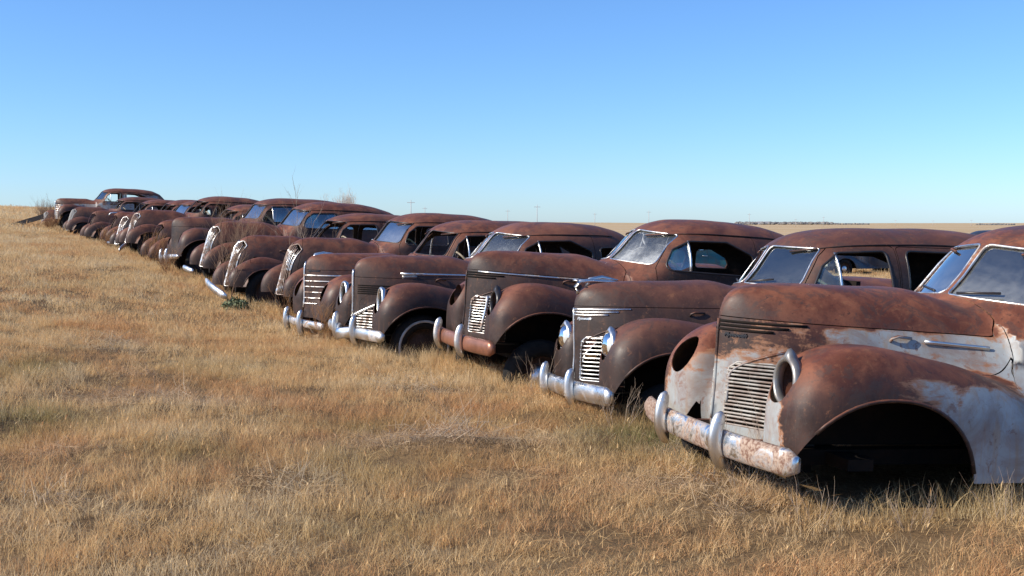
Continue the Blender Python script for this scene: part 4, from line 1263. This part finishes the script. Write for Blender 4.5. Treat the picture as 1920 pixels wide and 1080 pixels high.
def scatter(name, coll, nvar, y0, y1, dens, seed, smin, smax, label, per=None, maskfn=None):
    r = np.random.default_rng(seed)
    hw = lambda y: .47 * y + 2.2
    area = (y1 - y0) * 2 * hw((y0 + y1) / 2); n = int(area * dens)
    yy = np.sqrt(r.random(n) * ((y1 + 4.7) ** 2 - (y0 + 4.7) ** 2) + (y0 + 4.7) ** 2) - 4.7
    xx = (r.random(n) * 2 - 1) * hw(yy)
    k = ~under_car(xx, yy)
    if maskfn is not None: k &= r.random(n) < maskfn(xx, yy)
    xx, yy = xx[k], yy[k]; n = len(xx)
    big, mid, sm = vnoise(xx, yy, 3.4, 5), vnoise(xx, yy, .9, 6), vnoise(xx, yy, .3, 7)
    tone = .46 + .60 * (big - .5) + .70 * (mid - .5) + .6 * (sm - .5) + .45 * (r.random(n) - .5)
    tone -= .30 * blob(xx, yy, -3.6, 10.5, 2.2, 2.5)                              # russet patch mid left
    tone = np.clip(tone + .10 * sstep(yy, 16, 40), 0, 1)
    green = np.clip((vnoise(xx, yy, 2.1, 8) - .58) * 1.6, 0, .35) * sstep(yy, 24, 10)
    for cx, cy, rx, ry, a in GREEN: green = np.maximum(green, a * blob(xx, yy, cx, cy, rx, ry) * (.5 + mid))
    pale = np.clip((sm - .85) * 2, 0, .3)
    flat = np.ones(n)
    for cx, cy, rx, ry, a in MATS:
        bl = blob(xx, yy, cx, cy, rx, ry) * (.6 + .8 * mid); pale = np.maximum(pale, np.clip(a * bl * 1.2, 0, .95)); flat *= 1 - .75 * np.clip(bl, 0, 1)
    hgt = (.42 + .50 * mid + .50 * (vnoise(xx, yy, .33, 12) - .35)).clip(.15) * flat
    # grass is left long against the car bodies
    near = np.zeros(n)
    for loc, yaw in CARS:
        c, s = math.cos(yaw), math.sin(yaw); u = (xx - loc[0]) * c + (yy - loc[1]) * s; v = -(xx - loc[0]) * s + (yy - loc[1]) * c
        near = np.maximum(near, sstep(1.15, .95, np.abs(v)) * 0 + ((np.abs(v) < 1.12) & (u < .75) & (u > -4)) * 1.0)
    hgt *= 1 + .6 * near
    sc = smin + (smax - smin) * r.random(n)
    me = bpy.data.meshes.new(name); me.vertices.add(n)
    zz = ground_z(xx, yy)
    me.vertices.foreach_set('co', np.stack([xx, yy, zz], 1).astype(np.float32).ravel())
    def attr(nm, typ, v):
        a = me.attributes.new(nm, typ, 'POINT'); a.data.foreach_set('vector' if typ == 'FLOAT_VECTOR' else 'value', np.ascontiguousarray(v).ravel())
    attr('tone', 'FLOAT', tone.astype(np.float32)); attr('green', 'FLOAT', green.astype(np.float32)); attr('pale', 'FLOAT', pale.astype(np.float32))
    tilt = .22 * np.stack([r.normal(size=n), r.normal(size=n)], 1) / np.maximum(flat, .3)[:, None]
    attr('rot', 'FLOAT_VECTOR', np.stack([tilt[:, 0], tilt[:, 1], r.random(n) * 6.283], 1).astype(np.float32))
    wide = sc * (1 + .5 * (1 - flat))
    attr('scl', 'FLOAT_VECTOR', np.stack([wide, wide, sc * hgt], 1).astype(np.float32))
    attr('pick', 'INT', r.integers(0, nvar, n).astype(np.int32))
    o = add(name, me); tag(o, label, kind='stuff')
    ng = bpy.data.node_groups.new(name + '_scatter', 'GeometryNodeTree')
    ng.interface.new_socket('Geometry', in_out='INPUT', socket_type='NodeSocketGeometry'); ng.interface.new_socket('Geometry', in_out='OUTPUT', socket_type='NodeSocketGeometry')
    N = ng.nodes; gi = N.new('NodeGroupInput'); go = N.new('NodeGroupOutput'); ip = N.new('GeometryNodeInstanceOnPoints'); ci = N.new('GeometryNodeCollectionInfo')
    ci.inputs['Collection'].default_value = coll; ci.inputs['Separate Children'].default_value = True; ci.inputs['Reset Children'].default_value = True
    ip.inputs['Pick Instance'].default_value = True
    def named(nm, typ): x = N.new('GeometryNodeInputNamedAttribute'); x.data_type = typ; x.inputs[0].default_value = nm; return x.outputs[0]
    e = N.new('FunctionNodeEulerToRotation'); lk = ng.links.new
    lk(gi.outputs[0], ip.inputs['Points']); lk(ci.outputs[0], ip.inputs['Instance']); lk(named('pick', 'INT'), ip.inputs['Instance Index'])
    lk(named('rot', 'FLOAT_VECTOR'), e.inputs[0]); lk(e.outputs[0], ip.inputs['Rotation']); lk(named('scl', 'FLOAT_VECTOR'), ip.inputs['Scale'])
    lk(ip.outputs[0], go.inputs[0])
    md = o.modifiers.new('scatter', 'NODES'); md.node_group = ng
    return n

GREEN = [(-3.45, 7.7, .5, .25, .55), (-4.3, 10.3, .3, .9, .5), (.95, 7.6, .55, .7, .9), (-3.3, 8.0, .5, .35, .5), (-3.7, 7.2, .4, .5, .45), (-1.0, 8.1, .5, .35, .5), (.5, 8.3, .7, .3, .5), (1.9, 5.6, .5, .25, .5), (-2.0, 6.9, .5, .3, .4), (-.6, 5.3, .5, .4, .4)]
MATS = [(-.42, 7.35, .60, .28, .9), (-2.75, 8.9, .75, .22, .8), (1.15, 6.05, .55, .28, .8), (-3.0, 9.3, .4, .2, .6), (-1.6, 12.6, .5, .15, .5), (-4.2, 11.8, .4, .15, .5)]
_r = np.random.default_rng(77)
for _i in range(46):                                                # small trampled, hay-littered spots all over the field
    _y = 4.6 + 16 * _r.random() ** 1.4; MATS.append(((_r.random() * 2 - 1.25) * .42 * _y, _y, .12 + .3 * _r.random(), .08 + .12 * _r.random(), .25 + .45 * _r.random()))
NEAR = clump_set('near_grass_clump', [dict(n=38, rad=.08, hmin=.03, hmax=.135 + .02 * (i % 3), w=.0025, lean=.35 + .06 * (i % 4), seed=i, heads=.006) for i in range(10)])
MIDC = clump_set('mid_grass_clump', [dict(n=52, rad=.18, hmin=.05, hmax=.15, w=.0062, lean=.45, seed=40 + i, seg=2) for i in range(8)])
FARC = clump_set('far_grass_clump', [dict(n=60, rad=.42, hmin=.07, hmax=.20, w=.019, lean=.5, seed=70 + i, seg=2) for i in range(6)])
HAYC = clump_set('hay_clump', [dict(n=26, rad=.10, hmin=.015, hmax=.05, w=.0034, lean=4.2, seed=140 + i) for i in range(6)])
def thin(x, y):
    m = np.zeros(x.shape)
    for cx, cy, rx, ry, a in MATS: m = np.maximum(m, a * blob(x, y, cx, cy, rx, ry))
    bare = np.clip((vnoise(x, y, .55, 31) - .60) * 4, 0, .9)
    return np.clip(1 - np.maximum(.85 * m, bare * .85), .06, 1)
def only_mats(x, y):
    m = np.zeros(x.shape)
    for cx, cy, rx, ry, a in MATS: m = np.maximum(m, a * blob(x, y, cx, cy, rx * 1.1, ry * 1.1))
    return np.clip(m * 1.3 - .12, 0, 1) + np.clip((vnoise(x, y, .55, 31) - .66) * 2.0, 0, .35)
scatter('dead_grass_mat', HAYC, 6, 3.6, 18, 150, 4, .8, 1.4, 'flattened pale dead grass lying in matted patches', maskfn=only_mats)
n1 = scatter('grass', NEAR, 10, 3.2, 14.5, 190, 1, .75, 1.25, 'dry golden prairie grass in front of the cars', maskfn=thin)
n2 = scatter('grass', MIDC, 8, 13.5, 42, 34, 2, .8, 1.25, 'dry golden prairie grass further up the slope')
n3 = scatter('grass', FARC, 6, 40, 150, 4.0, 3, .8, 1.3, 'dry golden prairie grass on the far rise')
print('grass instances', n1, n2, n3)

# ------------------------------------------------------------------ weeds, brush, bare tree
TWIG = simple('dry_twigs', (0.34, 0.26, 0.19), .8, 0, .8, (0.20, 0.13, 0.09), 3)
BRUSH = simple('brown_brush', (0.26, 0.15, 0.09), .85, 0, .8, (0.36, 0.24, 0.14), 3)
ORANGE = simple('russet_weed', (0.36, 0.19, 0.075), .85, 0, .8, (0.24, 0.11, 0.05), 3)
BARK = simple('pale_bark', (0.50, 0.42, 0.35), .85, 0, .8, (0.62, 0.53, 0.44), 2)
GREENL = simple('grey_green_leaves', (0.13, 0.16, 0.075), .7, 0, .9, (0.22, 0.24, 0.12), 30)
def branching(seed, stems, h, spread, depth, r0, twist=.35, kids=3, up=.5):
    r = random.Random(seed); parts = []
    def grow(p, d, l, rad, k):
        n = 4; pts = [p]; dd = d.copy()
        for i in range(n):
            dd = (dd + Vector((r.uniform(-1, 1), r.uniform(-1, 1), r.uniform(-.4, .8))) * twist * .4).normalized()
            pts.append(pts[-1] + dd * l / n)
        s = np.linspace(1, .55 if k else .25, n + 1)
        V, F = sweep([tuple(q) for q in pts], ring_prof(rad, 4 if rad > .004 else 3), up=(.3, .9, .2), scales=s, caps=False); parts.append((V, F))
        if k:
            for j in range(kids):
                i = r.randint(1, n); a = r.uniform(0, 6.283); side = Vector((math.cos(a), math.sin(a), up)).normalized()
                grow(pts[i], (dd * .75 + side * r.uniform(.35, .8)).normalized(), l * r.uniform(.45, .72), rad * .55, k - 1)
    for s in range(stems):
        a = r.uniform(0, 6.283); sp = spread * r.uniform(.2, 1)
        grow(Vector((.05 * math.cos(a), .05 * math.sin(a), -.03)), Vector((math.cos(a) * sp, math.sin(a) * sp, 1)).normalized(), h * r.uniform(.45, .62), r0 * r.uniform(.7, 1), depth)
    return join(parts)
def plant(name, label, cat, px, Z, mat, group=None, z=None, **k):
    x = (px - 960) / 2170 * Z
    V, F = branching(**k); me = mesh_np(name, V, F, mat)
    o = add(name, me, None, (x, Z, float(ground_z(x, Z)) if z is None else z)); tag(o, label, cat, group); return o
WG = 'dead weeds among the cars'
plant('dead_weed', 'tall bare grey stems rising above the roofs in front of the slim-windshield sedan', 'weed', 584, 19.9, TWIG, WG, seed=5, stems=3, h=1.95, spread=.30, depth=3, r0=.010, kids=3)
plant('dead_weed', 'thin bare stems left of the tallest weed clump', 'weed', 548, 20.3, TWIG, WG, seed=9, stems=4, h=1.6, spread=.30, depth=2, r0=.007, kids=3)
plant('dead_weed', 'tangled pale stalks leaning over a door below the tall bare stems', 'weed', 590, 19.4, TWIG, WG, seed=12, stems=6, h=1.7, spread=.9, depth=2, r0=.008, kids=3)
plant('dead_weed', 'bushy brown weed in front of a chrome grille beside the battered sedan', 'weed', 432, 20.2, BRUSH, WG, seed=14, stems=9, h=1.75, spread=.55, depth=3, r0=.007, kids=4)
plant('dead_weed', 'upright brown weed stalk before the grille of the car with the dropped bumper', 'weed', 425, 18.2, BRUSH, WG, seed=15, stems=4, h=1.3, spread=.3, depth=2, r0=.006, kids=4)
plant('dead_weed', 'russet weed thicket in front of the cross-barred nose', 'weed', 612, 13.75, ORANGE, WG, seed=21, stems=16, h=.62, spread=.55, depth=2, r0=.0035, kids=5)
plant('dead_weed', 'wispy russet weed against the vee-grilled sedan', 'weed', 548, 15.6, ORANGE, WG, seed=22, stems=12, h=.6, spread=.6, depth=2, r0=.0035, kids=5)
plant('dead_weed', 'low orange weed by the open dark nose of a coupe', 'weed', 282, 25.6, ORANGE, WG, seed=23, stems=16, h=.8, spread=.6, depth=2, r0=.006, kids=5)
plant('dead_weed', 'low orange weed beside the battered blunt nose', 'weed', 316, 23.0, ORANGE, WG, seed=24, stems=14, h=.7, spread=.5, depth=2, r0=.005, kids=5)
plant('dead_weed', 'orange weed mound before the pale narrow grille', 'weed', 205, 32.0, ORANGE, WG, seed=25, stems=20, h=.75, spread=.8, depth=2, r0=.007, kids=5)
plant('dead_weed', 'orange weed at the foot of the light coloured wide nose', 'weed', 98, 43.5, ORANGE, WG, seed=26, stems=20, h=.75, spread=.7, depth=2, r0=.008, kids=5)
plant('dead_weed', 'dry wisp of weeds rising through the nearest wheel arch', 'weed', 1722, 5.35, TWIG, WG, seed=31, stems=9, h=.30, spread=.5, depth=1, r0=.0022, kids=3)
plant('dead_weed', 'bent straw stalks beside the chrome end of the nearest bumper', 'weed', 1530, 5.35, TWIG, WG, seed=32, stems=6, h=.36, spread=1.0, depth=1, r0=.0022, kids=3)
plant('dead_weed', 'long leaning straw stalk at the right edge by the rear of the wheel arch', 'weed', 1900, 5.35, TWIG, WG, seed=33, stems=5, h=.40, spread=1.2, depth=1, r0=.0024, kids=2)
plant('dead_weed', 'thin weed stalks before the copper brown bumper', 'weed', 1010, 9.7, TWIG, WG, seed=34, stems=8, h=.45, spread=.5, depth=1, r0=.003, kids=3)
plant('dead_weed', 'twiggy weed between bumper and grille of the nearest car', 'weed', 1405, 5.95, TWIG, WG, seed=35, stems=7, h=.62, spread=.5, depth=2, r0=.0022, kids=3)
plant('dead_weed', 'weed sprigs by the fender of the car with chrome headlights', 'weed', 1162, 8.0, TWIG, WG, seed=36, stems=7, h=.42, spread=.7, depth=2, r0=.0026, kids=3)
plant('dry_brush', 'round brown leafless brush behind the wreck at the far left', 'brush', 88, 50.5, BRUSH, seed=41, stems=34, h=1.1, spread=.8, depth=3, r0=.010, kids=4)
V, F = branching(seed=51, stems=1, h=3.0, spread=.05, depth=0, r0=.13)
tr = empty('bare_tree', (-16.2, 110, float(ground_z(-16.2, 110)) - .1)); tag(tr, 'pale leafless tree showing above the middle roofs', 'tree')
add('trunk', mesh_np('trunk', V, F, BARK), tr)
V, F = branching(seed=52, stems=16, h=3.6, spread=1.1, depth=4, r0=.045, kids=4, twist=.5); add('crown', mesh_np('crown', V, F, BARK), tr)
# small evergreen weed on the grass
def leafy(name, label, px, Z, h, n, seed):
    r = np.random.default_rng(seed); x = (px - 960) / 2170 * Z; V = []; F = []
    for i in range(n):
        a = r.random() * 6.283; e = r.random() ** .6; q = h * (r.random() ** .5); c = np.array([math.cos(a) * q * .9, math.sin(a) * q * .9, h * e * (1 - .5 * (q / h) ** 2) * .95])
        u = r.normal(size=3); u /= np.linalg.norm(u); w = np.cross(u, r.normal(size=3)); w /= np.linalg.norm(w); o = len(V); s = h * .16
        V += [c - u * s, c + w * s * .35, c + u * s, c - w * s * .35]; F.append([o, o + 1, o + 2, o + 3])
    o = add(name, mesh_np(name, V, F, GREENL, smooth=False), None, (x, Z, float(ground_z(x, Z)))); tag(o, label, 'bush')
leafy('green_bush', 'small low green bush growing on the grass by the dropped chrome bumper', 440, 17.4, .22, 420, 3)

# ------------------------------------------------------------------ loose pieces
def at_px(px, py, Z): return np.array([(px - 960) / 2170 * Z, Z, -(py - 421) / 2170 * Z])
def loose(label, a, b, w=.055, mat=CHROME):
    a, b = at_px(*a), at_px(*b); m = (a + b) / 2; bow = np.array([-.35, -.5, .15]) * np.linalg.norm(b - a) * .12
    path = [a + (b - a) * t + bow * (1 - (2 * t - 1) ** 2) - m for t in np.linspace(0, 1, 9)]
    th = np.linspace(0, 2 * np.pi, 11)[:-1]
    V, F = sweep(path, np.c_[.028 * np.cos(th), w * np.sin(th)], scales=[.7, .95, 1, 1, 1, 1, 1, .95, .7])
    o = add('fallen_bumper', mesh_np('fallen_bumper', V, F, mat), None, tuple(m)); tag(o, label, 'bumper', 'bumpers fallen in the grass'); return o
loose('long chrome bumper hanging down to the grass beside the green bush', (386, 526, 18.4), (423, 557, 17.7), .06)
loose('short chrome bumper piece lying before the slim-windshield sedan', (344, 501, 20.9), (362, 509, 20.5), .05)
loose('chrome bumper piece in the grass before the leaning grille', (224, 470, 28.2), (238, 458, 28.6), .05)
loose('bent chrome piece on the grass before the small capped nose', (202, 455, 32.0), (222, 459, 31.6), .05)
x = (52 - 960) / 2170 * 46; o = add('metal_sheet', mesh_np('metal_sheet', *box(-.65, .65, -.4, .4, 0, .012), BLACK, smooth=False), None, (x, 46, float(ground_z(x, 46)) + .22), (.25, -.30, .3))
tag(o, 'dark sheet of metal tilted on the ground at the far left', 'sheet')
# ------------------------------------------------------------------ far plain: poles, tree line, farm
WOODP = simple('weathered_pole', (0.44, 0.42, 0.41), .9, 0, .6, (.52, .50, .48), 2)
def pole(px, top, Z, label):
    x = (px - 960) / 2170 * Z; zt = -(top - 421) / 2170 * Z; g = float(ground_z(x, Z)); h = zt - g
    e = empty('utility_pole', (x, Z, g)); tag(e, label, 'pole', 'utility poles along the horizon')
    r = .09 + Z * .00008
    add('shaft', mesh_np('shaft', *sweep([(0, 0, -.3), (0, 0, h)], ring_prof(r, 6), up=(0, 1, 0), scales=[1, .75]), WOODP), e)
    add('crossarm', mesh_np('crossarm', *box(-1.1, 1.1, -.06, .06, h - .85, h - .70), WOODP, smooth=False), e)
for px, top, Z, lab in ((771, 375, 330, 'tallest pole above the middle roofs'), (797, 388, 520, 'small pole just right of the tallest pole'), (952, 393, 560, 'faint pole above the copper-bumpered roofs'), (1007, 384, 400, 'tall pole over the split of two roofs'),
                        (1115, 399, 640, 'pole above the falling tail of a roof'), (1216, 395, 560, 'pole left of the shattered windshield roof'), (1404, 400, 700, 'pole over the distant tree line'), (1491, 410, 900, 'pole at the right end of the tree line'),
                        (1543, 406, 900, 'pole midway along the tree line'), (1678, 412, 1100, 'short far pole above the sedan roof'), (1748, 413, 1150, 'short far pole over the falling sedan roof'), (1820, 412, 1150, 'last short pole before the right edge')):
    pole(px, top, Z, 'thin wooden utility pole, ' + lab)
def far_trees():
    r = np.random.default_rng(9); t = []
    for i in range(760):
        px = 1378 + 250 * r.random() if i < 640 else 1830 + 70 * r.random(); Z = 1500 + 500 * r.random(); x = (px - 960) / 2170 * Z; h = (1.2 + 2.6 * r.random() ** 2) * (1.0 if px < 1560 else .6)
        V, F = rbox(-h * .8, h * .8, -h * .7, h * .7, 0, h, 2.2, 4); V = V * (1 + .25 * r.random((len(V), 1))); t.append((V + np.array([x, Z, float(ground_z(x, Z)) - .3]), F))
    V, F = join(t)
    o = add('distant_trees', mesh_np('distant_trees', V, F, simple('distant_trees', (.17, .165, .16), .9, 0, .8, (.24, .21, .18), .2), smooth=False)); tag(o, 'grey line of far trees on the horizon at right', kind='stuff')
far_trees()
for px, Z, w, lab in ((1424, 1600, 4, 'white farm building left in the distant tree line'), (1436, 1650, 2.5, 'small white shed beside the distant farm building')):
    x = (px - 960) / 2170 * Z; g = float(ground_z(x, Z)); e = empty('farm_building', (x, Z, g)); tag(e, lab, 'building')
    add('wall', mesh_np('wall', *box(-w, w, -3, 3, -.5, 2.6), WHITE, smooth=False), e)
    Vr = np.array([(-w - .3, -3.3, 2.6), (w + .3, -3.3, 2.6), (w + .3, 3.3, 2.6), (-w - .3, 3.3, 2.6), (-w - .3, 0, 4.2), (w + .3, 0, 4.2)])
    add('roof', mesh_np('roof', Vr, [[0, 1, 5, 4], [2, 3, 4, 5], [0, 4, 3], [1, 2, 5], [0, 3, 2, 1]], simple('farm_roof', (.35, .34, .33), .7), smooth=False), e)
